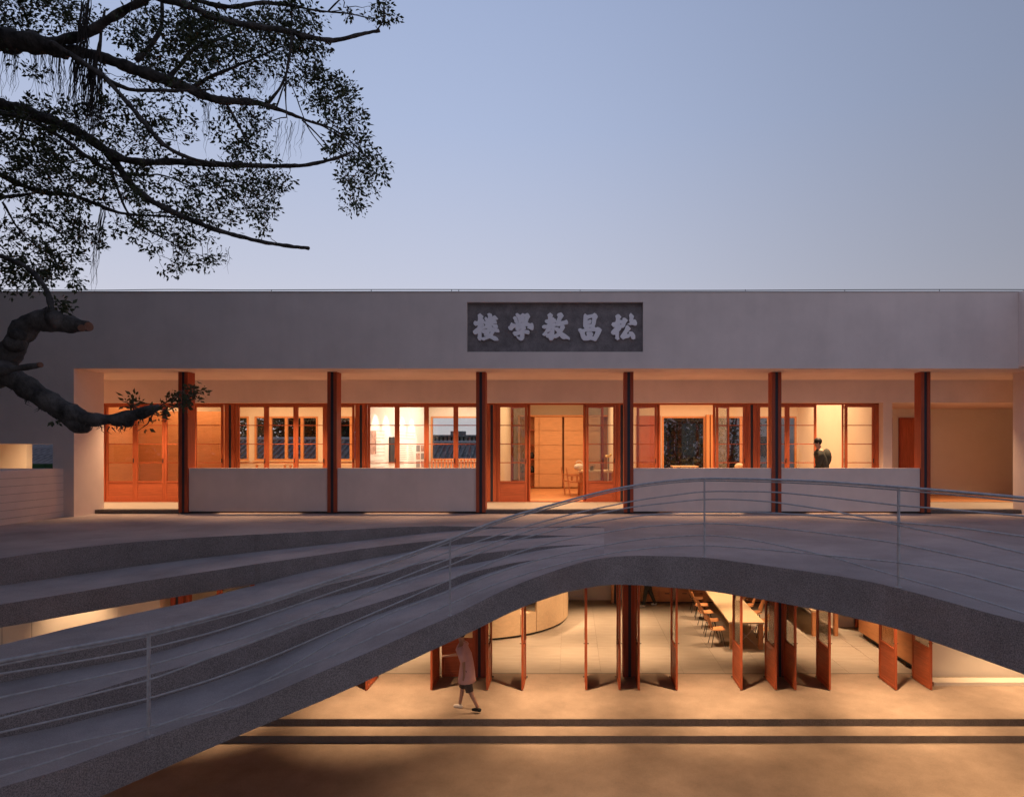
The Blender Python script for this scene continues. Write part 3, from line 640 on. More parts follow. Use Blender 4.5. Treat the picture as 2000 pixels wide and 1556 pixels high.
# exhibition wall
ew = thing('exhibition_wall', 'white display wall with printed text and pictures under bright spots', 'display wall', (-5.8, 21.5, 3.966))
pa, pb = Vector((-6.0, 19.2, 0)), Vector((-5.28, 24.3, 0)); dv = (pb-pa).normalized(); nv = Vector((dv.y, -dv.x, 0))
def wq(t0, t1, z0, z1, off=.0, th=.004):
    m = MB(); a = pa+(pb-pa)*t0; b = pa+(pb-pa)*t1
    q = [a+nv*off, b+nv*off, b+nv*(off+th), a+nv*(off+th)]
    k = MB(); k.v = [(p.x, p.y, z) for z in (z0, z1) for p in q]; k.f = [(0, 3, 2, 1), (4, 5, 6, 7), (0, 1, 5, 4), (1, 2, 6, 5), (2, 3, 7, 6), (3, 0, 4, 7)]
    return k
obj('panel', wq(-.03, 1, 3.966, 7.26, -.12, .12), 'white_wall', ew)
tt = MB()
def lines(t0, t1, z0, z1, n):
    for i in range(n):
        z = z0+(z1-z0)*i/max(1, n-1); e = t1-(t1-t0)*random.choice((0, 0, .1, .3)); k = wq(t0, e, z-.006, z+.006, .001, .002)
        b = len(tt.v); tt.v += k.v; tt.f += [tuple(b+q for q in fc) for fc in k.f]
lines(.10, .25, 5.95, 5.2, 8); lines(.05, .25, 5.05, 4.85, 3); lines(.42, .75, 5.95, 5.75, 3); lines(.42, .60, 5.5, 4.9, 9); lines(.62, .72, 5.5, 4.9, 9); lines(.02, .06, 6.3, 6.1, 3)
obj('printed_text', tt, 'print', ew)
obj('picture', wq(.06, .13, 5.25, 5.95, .001, .006), 'photo1', ew)
for i in range(3):
    for j in range(2): obj('picture', wq(.76+j*.09, .83+j*.09, 5.30-i*.28, 5.52-i*.28, .001, .006), 'photo1' if (i+j) % 2 else 'print', ew)
scn = thing('wall_screen', 'black upright display screen fixed to the white display wall', 'screen', tuple((pa+(pb-pa)*.37)+Vector((0, 0, 5.0))))
k = wq(.31, .40, 4.97, 5.78, .01, .05); obj('screen_panel', k, 'screen', scn)
sl = thing('slatted_bench', 'orange vertical slat bench under the third bay rear window', 'bench', (X(900, 24.0), 24.0, 3.966))
xa, xb = X(842, 24.0), X(962, 24.0); obj('top_rail', MB().box(xa, xb, 23.9, 24.05, 5.0, 5.04), 'slat', sl)
i = xa
while i < xb-.05: obj('slat', MB().box(i, i+.055, 23.95, 24.0, 3.97, 4.999), 'slat', sl); i += .12
pt = thing('plant_table', 'small wooden table with a plant in front of the wide rear window', 'table', (X(1338, 22.6), 22.6, 3.966))
obj('tabletop', MB().box(X(1312, 22.6), X(1361, 22.6), 22.3, 22.9, 4.78, 4.815), 'pale_wood', pt)
for px in (1316, 1355):
    for y in (22.35, 22.8): obj('leg', MB().box(X(px, 22.6), X(px, 22.6)+.04, y, y+.04, 3.966, 4.78), 'orange_ply', pt)
ym = thing('cushion', 'pale yellow folded cushion showing above the balustrade by the fourth bay column', 'cushion', (X(1443, 21), 21, 4.72))
obj('cushion_body', MB().sphere((X(1444, 21), 21, 4.83), .16, 12, (1.0, 1, .75)), 'pale_wood', ym, True)
# ------------------------------------------------------------ furniture, lower floor
lt = thing('long_table', 'long pale table with chairs running back into the lower hall', 'table', (4.85, 19.9, 0), rz=0)
sk = Matrix.Translation(Vector((4.74, 17.65, 0)))@Matrix.Rotation(R(-2.3), 4, 'Z')
def xf(mb, M4): mb.v = [tuple(M4@Vector(p)) for p in mb.v]; return mb
obj('tabletop', xf(MB().box(-.47, .47, 0, 4.7, .70, .745), sk), 'pale_wood', lt)
for y in (.03, 4.55):
    for x in (-.44, .33): obj('leg', xf(MB().box(x, x+.11, y, y+.11, .002, .70), sk), 'orange_ply', lt)
obj('cross_brace', xf(MB().tube([(-.33, .09, .03), (.33, .09, .66)], .008, 6).tube([(-.33, .09, .66), (.33, .09, .03)], .008, 6), sk), 'rail', lt)
lt2 = thing('long_table', 'second long pale table further right in the lower hall', 'table', (7.3, 19.5, 0))
obj('tabletop', MB().box(6.95, 7.75, 18.9, 22.4, .70, .745), 'pale_wood', lt2)
for y in (18.93, 22.27):
    for x in (6.98, 7.62): obj('leg', MB().box(x, x+.1, y, y+.1, .002, .70), 'orange_ply', lt2)
def shell_chair(label):
    t = thing('shell_chair', label, 'chair', (0, 0, 0), 'orange shell chairs round the long table')
    S = []
    for u in np.linspace(0, 1, 9):
        yy = u*.42-.20; r = []
        for v in np.linspace(-1, 1, 7): r.append((yy, v*.215*(1-.12*u), .44+.035*v*v-.02*math.sin(u*3)))
        S.append(r)
    m = MB(); m.loft(S, False, False); m.loft([[(a, b, c-.012) for a, b, c in q] for q in S], False, False); obj('seat', m, 'orange_ply', t, True, local=True)
    S = []
    for u in np.linspace(0, 1, 7):
        r = []
        for v in np.linspace(-1, 1, 7): r.append((-.19-.12*u+.04*v*v, v*(.20-.05*u*u), .50+.34*u))
        S.append(r)
    m = MB(); m.loft(S, False, False); m.loft([[(a-.012, b, c) for a, b, c in q] for q in S], False, False); obj('backrest', m, 'orange_ply', t, True, local=True)
    obj('bracket', MB().tube([(-.12, 0, .43), (-.2, 0, .46), (-.235, 0, .56)], .012, 6), 'iron', t, local=True)
    for a in (-1, 1):
        for b in (-1, 1): obj('leg', MB().tube([(.10*a-.01, .13*b, .42), (.19*a-.01, .20*b, .0)], .010, 6), 'iron', t, local=True)
    return t
ord_ = ['nearest', 'second', 'third', 'fourth', 'farthest']
first = None
for s in (0, 1):
    for k in range(5):
        y = .42+k*.92; p = sk@Vector(((-.72 if s == 0 else .74), y, 0)); rz = R(-2.3)+(0 if s == 0 else math.pi)+R(random.uniform(-9, 9))
        lab = f'orange shell chair on the {"left" if s == 0 else "right"} side of the long table, {ord_[k]} from the doors'
        if first is None: first = shell_chair(lab); first.location = p; first.rotation_euler.z = rz
        else: dup(first, p, rz, label=lab)
dk = thing('reception_desk', 'pale curved plywood reception desk with a lower counter notch', 'desk', (-2.95, 21.25, 0))
def arc(a0, a1, r0, r1, z0, z1, n=14):
    S = []
    for i in range(n+1):
        a = R(a0+(a1-a0)*i/n); c, s = math.cos(a), math.sin(a)
        S.append([(-2.95+r0*c, 21.25+r0*s, z0), (-2.95+r1*c, 21.25+r1*s, z0), (-2.95+r1*c, 21.25+r1*s, z1), (-2.95+r0*c, 21.25+r0*s, z1)])
    return MB().loft(S)
for a0, a1, z1 in ((-125, -75.6, 1.12), (-75.2, -58.5, 1.12), (-58.1, -47.3, .62), (-46.9, -18, 1.12), (-17.6, 20, 1.12)):
    obj('panel', arc(a0, a1, 2.79, 2.86, .07, z1), 'pale_wood', dk)
obj('counter', arc(-125, -58.3, 2.2, 2.87, 1.123, 1.15), 'pale_wood', dk); obj('counter', arc(-47.1, 20, 2.2, 2.87, 1.123, 1.15), 'pale_wood', dk); obj('shelf', arc(-58.1, -47.3, 2.2, 2.86, .623, .65), 'pale_wood', dk)
obj('plinth', arc(-124, 19, 2.6, 2.78, .002, .069), 'iron', dk)
cb = thing('cabinet_row', 'row of orange plywood cabinets with drawers along the lower rear wall', 'cabinet', (3.5, 23.2, 0))
obj('carcass', MB().box(X(1250, 23.2), 8.2, 22.95, 23.38, .05, 1.1), 'orange_ply', cb); obj('plinth', MB().box(X(1252, 23.2), 8.1, 23.0, 23.3, .002, .049), 'iron', cb)
x = X(1252, 22.9)
while x < 7.6:
    for z0, z1 in ((.07, .385), (.395, .71), (.72, 1.03)):
        d = obj('drawer', MB().box(x+.004, x+.60, 22.925, 22.949, z0, z1), 'orange_ply', cb)
        obj('handle', MB().box(x+.22, x+.38, 22.90, 22.924, z1-.05, z1-.03), 'iron', d)
    x += .612
column(X(1201, 23), .003, 3.4, .26, 22.9, .2, 'column', B, 'orange_ply')
bd = thing('display_board', 'small framed display board on thin metal legs at the lower rear wall', 'display board', (X(1125, 23), 23, 0)); bx_ = X(1124, 23)
obj('board', MB().box(bx_-.28, bx_+.26, 23.0, 23.03, .22, .95), 'houseg', bd); obj('frame', MB().box(bx_-.28, bx_+.26, 22.98, 23.04, .20, .219), 'rail', bd)
for s in (-.27, .25): obj('leg', MB().box(bx_+s, bx_+s+.02, 22.97, 22.99, .002, 1.5), 'rail', bd)
sw = thing('side_cabinet', 'tall orange plywood cabinet lining the right side of the lower hall', 'cabinet', (8.5, 17.5, 0))
obj('body', MB().box(8.30, 8.75, 15.92, 17.35, .16, 2.6).box(8.30, 8.75, 17.36, 18.9, .16, 2.6), 'orange_ply', sw); obj('plinth', MB().box(8.42, 8.7, 15.95, 18.88, .002, .159), 'iron', sw)
obj('lower_wall', MB().box(7.95, 8.6, 19.9, 21.2, .002, 3.4).box(8.76, 9, 15.81, 19.9, .002, 3.4), 'plaster_in', B)
obj('door', MB().box(8.62, 9.3, 19.85, 19.898, .004, 2.6), 'wood', B)

# ------------------------------------------------------------ people
def skinned(name, nodes, edges, m, parent, root=0, sub=2):
    me = bpy.data.meshes.new(name); me.from_pydata([n_[:3] for n_ in nodes], edges, []); o = bpy.data.objects.new(name, me); C.objects.link(o)
    md = o.modifiers.new('s', 'SKIN'); md.use_smooth_shade = True
    lay = me.skin_vertices[0].data if me.skin_vertices else None
    if lay is None:
        return o
    for i, n_ in enumerate(nodes):
        r = n_[3]; lay[i].radius = (r, r) if not hasattr(r, '__len__') else r
        lay[i].use_root = (i == root)
    s = o.modifiers.new('u', 'SUBSURF'); s.levels = sub; s.render_levels = sub
    mm = bpy.data.meshes.new_from_object(o.evaluated_get(dg())); bpy.data.objects.remove(o)
    mm.materials.clear(); mm.materials.append(M[m])
    for p in mm.polygons: p.use_smooth = True
    r = bpy.data.objects.new(name, mm); C.objects.link(r); r.parent = parent
    return r
def ensure_skin(nodes, edges):
    pass
def person(label, loc, rz, h, pose, top, bottom, shoe, hairm='hair', bare=False, long_top=False, pack=False):
    """local +x is the way the person faces"""
    t = thing('person', label, 'person', loc, rz=rz); k = h/1.7
    lean = pose.get('lean', .05)
    pel = Vector((0, 0, .93)); ch = Vector((lean*.8, 0, 1.22)); nk = Vector((lean*1.5, 0, 1.44)); hd = Vector((lean*1.9+.02, 0, 1.60))
    J = {}
    for s, n_ in ((1, 'L'), (-1, 'R')):
        hip = Vector((0, .085*s, .90)); a = pose['hip'+n_]; b = pose['knee'+n_]
        kn = hip+Vector((math.sin(a), 0, -math.cos(a)))*.43; an = kn+Vector((math.sin(a-b), 0, -math.cos(a-b)))*.41
        sh = nk+Vector((-.01, .17*s, -.06)); c = pose['sh'+n_]; d = pose['el'+n_]
        e = sh+Vector((math.sin(c), .05*s, -math.cos(c)))*.29; wr_ = e+Vector((math.sin(c+d), 0, -math.cos(c+d)))*.25; ha = wr_+Vector((math.sin(c+d+.1), 0, -math.cos(c+d+.1)))*.09
        J[n_] = (hip, kn, an, sh, e, wr_, ha)
    mz = min(J['L'][2].z, J['R'][2].z)-.07
    up_ = Vector((0, 0, -mz))
    def N(p, r): q = (p+up_)*k; return (q.x, q.y, q.z, (r[0]*k, r[1]*k) if hasattr(r, '__len__') else r*k)
    nodes = [N(pel, .09), N(ch, .10), N(nk-Vector((0, 0, .05)), .07), N(nk+Vector((lean*.1, 0, .05)), .052), N(hd-Vector((0, 0, .03)), (.072, .085)), N(hd+Vector((0, 0, .06)), (.07, .08))]
    E_ = [(0, 1), (1, 2), (2, 3), (3, 4), (4, 5)]
    for n_ in 'LR':
        hip, kn, an, sh, e, wr_, ha = J[n_]; b0 = len(nodes)
        nodes += [N(hip, .075), N(kn, .056), N(an, .038), N(sh, .052), N(e, .038), N(wr_, .026), N(ha, .03)]
        E_ += [(0, b0), (b0, b0+1), (b0+1, b0+2), (2, b0+3), (b0+3, b0+4), (b0+4, b0+5), (b0+5, b0+6)]
        fd = (ha-wr_).normalized(); 
        for q in range(5):
            off = Vector((0, (q-2)*.016, 0)); ln = (.05, .07, .075, .068, .055)[q]
            tip = ha+off*1.3+fd*ln+Vector((.008, 0, 0)); nodes.append(N(tip, .0095)); E_.append((b0+6, len(nodes)-1))
    skinned('body', nodes, E_, 'skin', t)
    # face and hair
    hh = (hd+up_)*k
    fm = MB().sphere((hh.x+.085*k, 0, hh.z), .016*k, 8, (1, .8, 1.4)).sphere((hh.x, .078*k, hh.z), .02*k, 8, (.8, .5, 1.3)).sphere((hh.x, -.078*k, hh.z), .02*k, 8, (.8, .5, 1.3))
    obj('face', fm, 'skin', t, True, local=True)
    obj('eye', MB().sphere((hh.x+.074*k, .03*k, hh.z+.025*k), .009*k, 6).sphere((hh.x+.074*k, -.03*k, hh.z+.025*k), .009*k, 6), 'hair', t, True, local=True)
    obj('hair', MB().sphere((hh.x-.018*k, 0, hh.z+.045*k), .102*k, 14, (1.0, .86, .98)), hairm, t, True, local=True)
    def ring(c, rx, ry, n=14): return [((c.x+rx*math.cos(2*math.pi*q/n))*k, (c.y+ry*math.sin(2*math.pi*q/n))*k, c.z*k) for q in range(n)]
    pu, cu_, nu = pel+up_, ch+up_, nk+up_
    hem = -.30 if long_top else -.08
    rs = [ring(pu+Vector((0, 0, hem)), .185 if long_top else .135, .225 if long_top else .175), ring(pu+Vector((0, 0, hem*.5)), .17 if long_top else .135, .20 if long_top else .175), ring(pu+Vector((0, 0, .10)), .135, .165), ring(cu_, .145, .185), ring(nu-Vector((0, 0, .13)), .13, .20), ring(nu-Vector((0, 0, .055)), .10, .185), ring(nu-Vector((0, 0, .0)), .07, .09), ring(nu+Vector((0, 0, .03)), .06, .062)]
    sm_ = MB().loft(rs)
    for n_ in 'LR':
        hip, kn, an, sh, e, wr_, ha = [(q+up_)*k for q in J[n_]]
        if bare: sm_.tube([sh+Vector((0, 0, .02)), sh.lerp(e, .5), e], [.07*k, .075*k, .066*k], 10)
        else: sm_.tube([sh+Vector((0, 0, .02)), sh.lerp(e, .5), e, wr_], [.075*k, .068*k, .058*k, .043*k], 10)
    obj('shirt' if top != 'dark' else 'jacket', sm_, top, t, True, local=True)
    bm_ = MB().loft([ring(pu+Vector((0, 0, -.13)), .115, .165), ring(pu+Vector((0, 0, 0)), .125, .165), ring(pu+Vector((0, 0, .10)), .11, .14)])
    for n_ in 'LR':
        hip, kn, an, sh, e, wr_, ha = [(q+up_)*k for q in J[n_]]
        if bare: bm_.tube([hip, hip.lerp(kn, .5), kn-Vector((0, 0, .03))], [.10*k, .093*k, .085*k], 10)
        else: bm_.tube([hip, hip.lerp(kn, .5), kn, kn.lerp(an, .5), an-Vector((0, 0, .01))], [.10*k, .09*k, .072*k, .062*k, .056*k], 10)
    obj('shorts' if bare else 'trousers', bm_, bottom, t, True, local=True)
    for i, n_ in enumerate('LR'):
        an = (J[n_][2]+up_)*k; sm = shoe[i]; tilt = pose.get('foot'+n_, 0)
        b0 = an+Vector((-.07*k, 0, -.045*k)); e0 = an+Vector((.15*k, 0, -.05*k+tilt))
        skinned('shoe', [(b0.x, b0.y, b0.z, .042*k), (an.x+.03*k, an.y, an.z-.03*k, .045*k), (e0.x, e0.y, e0.z+.005, .032*k)], [(0, 1), (1, 2)], sm, t)
    if pack:
        c_ = (ch+up_)*k; obj('backpack', MB().sphere((c_.x-.14*k, 0, c_.z+.02), .15*k, 14, (.8, .9, 1.5)), 'dark', t, True, local=True)
    return t
# the Skin modifier needs its layer: make one through a throwaway operator-free call
def _skin_ready():
    me = bpy.data.meshes.new('t'); me.from_pydata([(0, 0, 0), (0, 0, 1)], [(0, 1)], []); o = bpy.data.objects.new('t', me); C.objects.link(o); o.modifiers.new('s', 'SKIN')
    r = bool(me.skin_vertices); bpy.data.objects.remove(o); return r
if not _skin_ready():
    def skinned(name, nodes, edges, m, parent, root=0, sub=2):
        """metaball-free fallback: the skin layer is created by the operator"""
        me = bpy.data.meshes.new(name); me.from_pydata([n_[:3] for n_ in nodes], edges, []); o = bpy.data.objects.new(name, me); C.objects.link(o)
        bpy.context.view_layer.objects.active = o; o.select_set(True); bpy.ops.object.modifier_add(type='SKIN'); o.select_set(False)
        lay = me.skin_vertices[0].data
        for i, n_ in enumerate(nodes):
            r = n_[3]; lay[i].radius = (r, r) if not hasattr(r, '__len__') else r; lay[i].use_root = (i == root)
        s = o.modifiers.new('u', 'SUBSURF'); s.levels = sub; s.render_levels = sub
        mm = bpy.data.meshes.new_from_object(o.evaluated_get(dg())); bpy.data.objects.remove(o)
        mm.materials.clear(); mm.materials.append(M[m])
        for p in mm.polygons: p.use_smooth = True
        r = bpy.data.objects.new(name, mm); C.objects.link(r); r.parent = parent
        return r
walk = dict(hipR=.30, kneeR=.12, hipL=-.22, kneeL=.28, shL=-.35, elL=.3, shR=.55, elR=.8, lean=.07)
person('person in a long pink shirt striding across the lower terrace in unmatched shoes', (X(912, 13.6), 13.6, .004), R(166), 1.66, walk, 'pink', 'grey', ('shoe_b', 'shoe_w'), bare=True, long_top=True)
stand = dict(hipL=.25, kneeL=.1, hipR=-.2, kneeR=.2, shL=.25, elL=.3, shR=-.1, elR=.2, lean=.07)
person('person in a dark jacket with a backpack walking along the upper walkway', (X(1608, 16.95), 16.95, 3.95), R(180), 1.72, stand, 'dark', 'dark', ('shoe_b', 'shoe_b'), pack=True)
person('person in black trousers and white shoes walking past the lower cabinets', (X(1266, 22.5), 22.5, .002), R(180), 1.7, stand, 'grey', 'dark', ('shoe_w', 'shoe_w'))

# ------------------------------------------------------------ banyan tree
tree = thing('banyan_tree', 'old banyan with bare pruned limbs and hanging roots reaching in from the left', 'tree', (-9.6, 7.6, -.268))
TY = 8.0
def limb(pts, Y, name='limb', jit=.10, n=9, dy=.0, keep=True):
    px = [p[0] for p in pts]; py = [p[1] for p in pts]; th = [p[2] for p in pts]
    d = np.concatenate([[0], np.cumsum(np.hypot(np.diff(px), np.diff(py)))]); m = max(3, int(d[-1]/7)); u = np.linspace(0, d[-1], m)
    sx_ = np.interp(u, d, px); sy_ = np.interp(u, d, py); k = min(4, m//3)
    if k > 1: sx_ = smooth(sx_, k); sy_ = smooth(sy_, k)
    st_ = np.interp(u, d, th); P = []; Rr = []
    for i, (a, b, c) in enumerate(zip(sx_, sy_, st_)):
        y = Y+dy*u[i]/d[-1]; P.append(at(a, b+random.uniform(-.5, .5), y)); Rr.append(c/2*y/F*(1+.10*math.sin(i*.9)+random.uniform(-.05, .05)))
    obj(name, MB().tube(P, Rr, n, jit), 'bark', tree, True)
    if keep: skel.extend(P)
    return P
skel = []
limb([(-420,200,150),(-250,120,110),(-90,82,56),(0,78,44),(60,82,39),(100,92,34),(128,102,26)], TY)
limb([(80,86,20),(130,78,18),(170,68,17),(200,45,16),(240,22,15),(280,0,14),(340,-30,12)], TY, dy=-.4)
limb([(90,90,24),(130,100,22),(170,104,21),(210,115,20),(260,135,22),(320,155,22),(370,172,18),(400,190,16),(440,198,14),(490,198,12),(530,208,9),(560,220,7),(600,236,5),(650,250,4),(690,280,3),(725,318,2.5)], TY, dy=.6)
limb([(100,84,12),(140,108,11),(165,125,11),(200,148,10),(225,165,8),(260,178,7),(300,176,7),(350,178,6),(410,175,4)], TY-.3)
limb([(203,150,8),(240,190,8),(265,220,9),(290,250,9),(310,275,9),(340,298,8),(380,312,6),(420,320,5)], TY-.3, dy=-.3)
limb([(-160,190,40),(-60,196,30),(0,205,25),(40,214,23),(100,235,20),(150,255,19),(180,275,18),(215,300,18),(240,312,14),(290,318,13),(340,315,13),(400,320,12),(450,322,10),(540,325,8),(600,323,7),(650,312,6),(686,298,5)], TY+.5, dy=-.3)
limb([(212,300,16),(235,330,14),(255,362,13),(290,390,12),(340,415,11),(390,437,10),(430,452,9),(480,465,8),(540,478,7),(603,485,7)], TY+.45, dy=-.7)
limb([(-60,215,10),(0,220,9),(50,228,9),(90,250,8),(130,275,8),(160,300,8),(200,325,7),(235,345,4)], TY+.3)
limb([(-80,320,16),(0,340,11),(30,357,11),(70,372,10),(95,380,9),(130,377,8),(180,395,8),(225,415,6),(260,420,5),(320,422,4),(400,430,3)], TY+.8)
limb([(-40,385,9),(20,385,7),(60,378,5)], TY+.9)
limb([(255,-30,15),(320,0,14),(370,10,14),(400,28,13),(440,42,12),(500,52,12),(560,60,11),(600,72,10),(640,80,9),(665,79,8),(700,68,7),(742,60,6)], TY-.2, dy=.3)
limb([(360,-8,8),(420,12,9),(460,15,8),(500,5,8),(560,8,7),(600,18,4),(640,24,3.4),(680,26,2.6),(720,36,2)], TY+.3)
limb([(640,24,3),(655,8,3),(668,-4,2)], TY+.3); limb([(735,60,3),(752,40,2),(748,10,1.6),(757,-6,1.2)], TY)
limb([(265,120,10),(300,85,9),(318,50,7),(316,0,6)], TY+.3); limb([(325,155,9),(350,132,8),(375,95,7),(420,80,6),(470,60,4)], TY+.3, dy=.5)
limb([(372,174,8),(410,150,7),(440,138,6),(490,118,4),(552,90,2.5)], TY+.5)
limb([(190,110,7),(197,85,6),(196,60,5),(205,20,4)], TY-.1)
limb([(520,206,6),(550,170,5),(563,135,4),(568,90,4),(570,20,3)], TY+.4)
limb([(443,205,5),(462,235,5),(475,262,4),(495,310,3)], TY+.4); limb([(540,210,3),(560,150,3),(572,170,2),(600,250,2),(640,300,2)], TY+.6)
limb([(570,60,5),(568,100,5),(560,130,4),(557,180,3),(560,230,2)], TY-.1)
limb([(215,330,6),(230,370,5),(245,410,4),(262,435,4),(300,455,3),(360,488,2)], TY+.6); limb([(250,340,4),(280,345,3.4),(310,338,3),(340,350,2.6),(390,372,2)], TY+.4)
limb([(610,236,3),(660,262,3),(700,300,2),(730,345,1.5)], TY+.6); limb([(590,235,3),(620,262,3),(650,298,2)], TY+.5)
limb([(-30,490,9),(30,510,9),(60,525,9),(82,552,9),(97,575,10),(99,598,12),(101,612,16)], 6.9, dy=-.4)
limb([(5,395,4),(20,420,4),(35,450,3),(70,480,2),(90,500,2)], TY+.3); limb([(60,378,4),(40,400,3),(70,425,3),(110,450,2)], TY+.6)
# the pruned low limb
YL = 6.5
def thick(pts, Y, name='pruned_limb', **k): return limb(pts, Y, name, jit=.035, n=18, keep=False, **k)
thick([(-200,850,80),(-90,770,66),(-20,716,52),(20,733,42),(60,762,40),(100,787,37),(140,807,35),(165,818,32),(190,820,24),(215,819,20),(250,815,25),(280,806,22),(300,798,16),(311,794,13)], YL)
thick([(-60,760,52),(-10,735,50),(8,712,44),(21,688,41),(34,664,40),(46,642,42),(66,627,42),(88,624,40),(105,628,42),(128,633,34),(150,635,27),(171,637,22)], YL+.1)
thick([(-10,728,18),(20,720,14),(45,718,12),(76,713,11)], YL-.15)
thick([(100,785,30),(130,812,36),(160,832,34),(172,840,14)], YL+.02)
for (x, y, r, yy, dx) in ((160.5, 641, .033, YL-.03, 0), (77, 712.5, .026, YL-.15, 1), (171.5, 638, .046, YL+.1, 1)):
    a = at(x, y, yy); d = Vector((1, -.35, 0)) if dx else Vector((.35, -1, 0)); d.normalize()
    obj('cut_face', MB().tube([a, a+d*.02], [r*1.02, r], 12), 'cutwood', tree)
# warts and drooping bark shreds on the low limb
kn = MB()
for _ in range(60):
    t = random.random(); x = 10+t*280; y = np.interp(x, [10, 60, 100, 140, 200, 250, 300], [735, 770, 793, 815, 822, 820, 800])+random.uniform(0, 14)
    a = at(x, y, YL-.02+random.uniform(-.05, .05)); ln = random.uniform(.02, .09); kn.tube([a, a+Vector((random.uniform(-.03, .03), 0, -ln*.6)), a+Vector((random.uniform(-.05, .05), 0, -ln))], [.007, .004, .001], 4)
obj('bark_shreds', kn, 'bark', tree)['kind'] = 'stuff'
def blob(x, y, r, Y): return at(x, y, Y), r
wt = MB()
for x, y, r in ((38,655,.095),(30,672,.09),(108,624,.09),(230,823,.06),(250,825,.06),(95,612,.05)):
    c = at(x, y, YL+.03); wt = MB(); wt.sphere(c, r, 10, (random.uniform(.8, 1.3), 1, random.uniform(.7, 1.1))); obj('burl', wt, 'bark', tree, True)
# foliage: clusters reached by grown twigs
REG = [(60,25,130,50,95),(20,70,60,25,18),(330,70,110,70,120),(450,70,110,45,90),(540,75,60,60,62),(595,95,45,55,34),(590,140,40,35,14),(620,170,30,40,16),(655,195,38,42,24),(672,235,34,40,18),(690,285,34,40,20),(700,360,34,32,20),(730,335,18,32,11),(665,265,50,30,10),(430,150,70,45,46),(390,90,60,50,40),(455,245,42,55,26),(500,290,45,40,24),(490,220,40,25,8),(240,225,70,45,24),(320,205,50,30,12),(300,150,60,30,14),(60,215,70,22,34),(110,235,60,25,18),(50,290,80,55,80),(150,310,80,50,60),(60,350,80,40,40),(140,385,80,40,38),(230,370,60,40,30),(280,300,50,40,14),(310,350,70,40,22),(390,345,60,25,12),(430,365,60,45,28),(490,370,50,50,28),(535,350,30,28,12),(510,412,28,20,9),(350,395,70,35,26),(300,430,60,35,22),(405,440,55,35,20),(330,485,45,25,12),(395,510,36,18,10),(330,520,25,12,5),(250,445,35,30,8),(110,440,60,35,28),(160,460,36,26,14),(30,430,40,30,12),(45,500,70,45,62),(110,515,40,40,22),(50,552,60,18,22),(120,545,30,18,6),(745,20,22,30,9),(690,25,30,14,4),(752,38,16,12,4),(640,45,24,20,2),(60,130,40,15,5),(180,140,40,30,6),(190,215,50,60,18),(570,35,40,30,20),(660,180,20,20,6),(720,290,20,24,6),(690,395,20,12,6),(515,445,14,18,3),(290,255,40,30,12),(360,250,30,40,6)]
pts_ = []
for cx, cy, rx, ry, n_ in REG:
    for _ in range(int(n_*.86)):
        a = random.uniform(0, 2*math.pi); q = math.sqrt(random.random())
        x, y = cx+rx*q*math.cos(a), cy+ry*q*math.sin(a)
        Y = random.gauss(8.75, .6); Y = max(7.6, min(10.4, Y))
        pts_.append(at(x, y, Y))
base = np.array([tuple(p) for p in skel]); pts_ = [p for p in pts_]
A_ = np.array([tuple(p) for p in pts_])
dmin = np.array([np.min(np.sum((base-a)**2, 1)) for a in A_]); order = np.argsort(dmin)
tips = []; tw = MB(); nodes_ = base.copy()
for i in order:
    a = A_[i]; d2 = np.sum((nodes_-a)**2, 1)+1.2*np.maximum(0, a[2]-nodes_[:, 2])**2*.2; j = int(np.argmin(d2)); p = nodes_[j]; L_ = math.sqrt(np.sum((p-a)**2))
    if L_ < .03: continue
    m = 4 if L_ > .25 else 2; mid = [p+(a-p)*t+np.array([random.uniform(-1, 1), random.uniform(-1, 1), random.uniform(-.6, 1.0)])*L_*.09*math.sin(math.pi*t) for t in np.linspace(0, 1, m+1)]
    r0 = min(.012, .0035+L_*.008); tw.tube(mid, list(np.linspace(r0, .0022, m+1)), 4)
    nodes_ = np.vstack([nodes_, np.array(mid[1:])]); tips.append((a, a-p))
obj('twigs', tw, 'bark', tree, True)['kind'] = 'stuff'
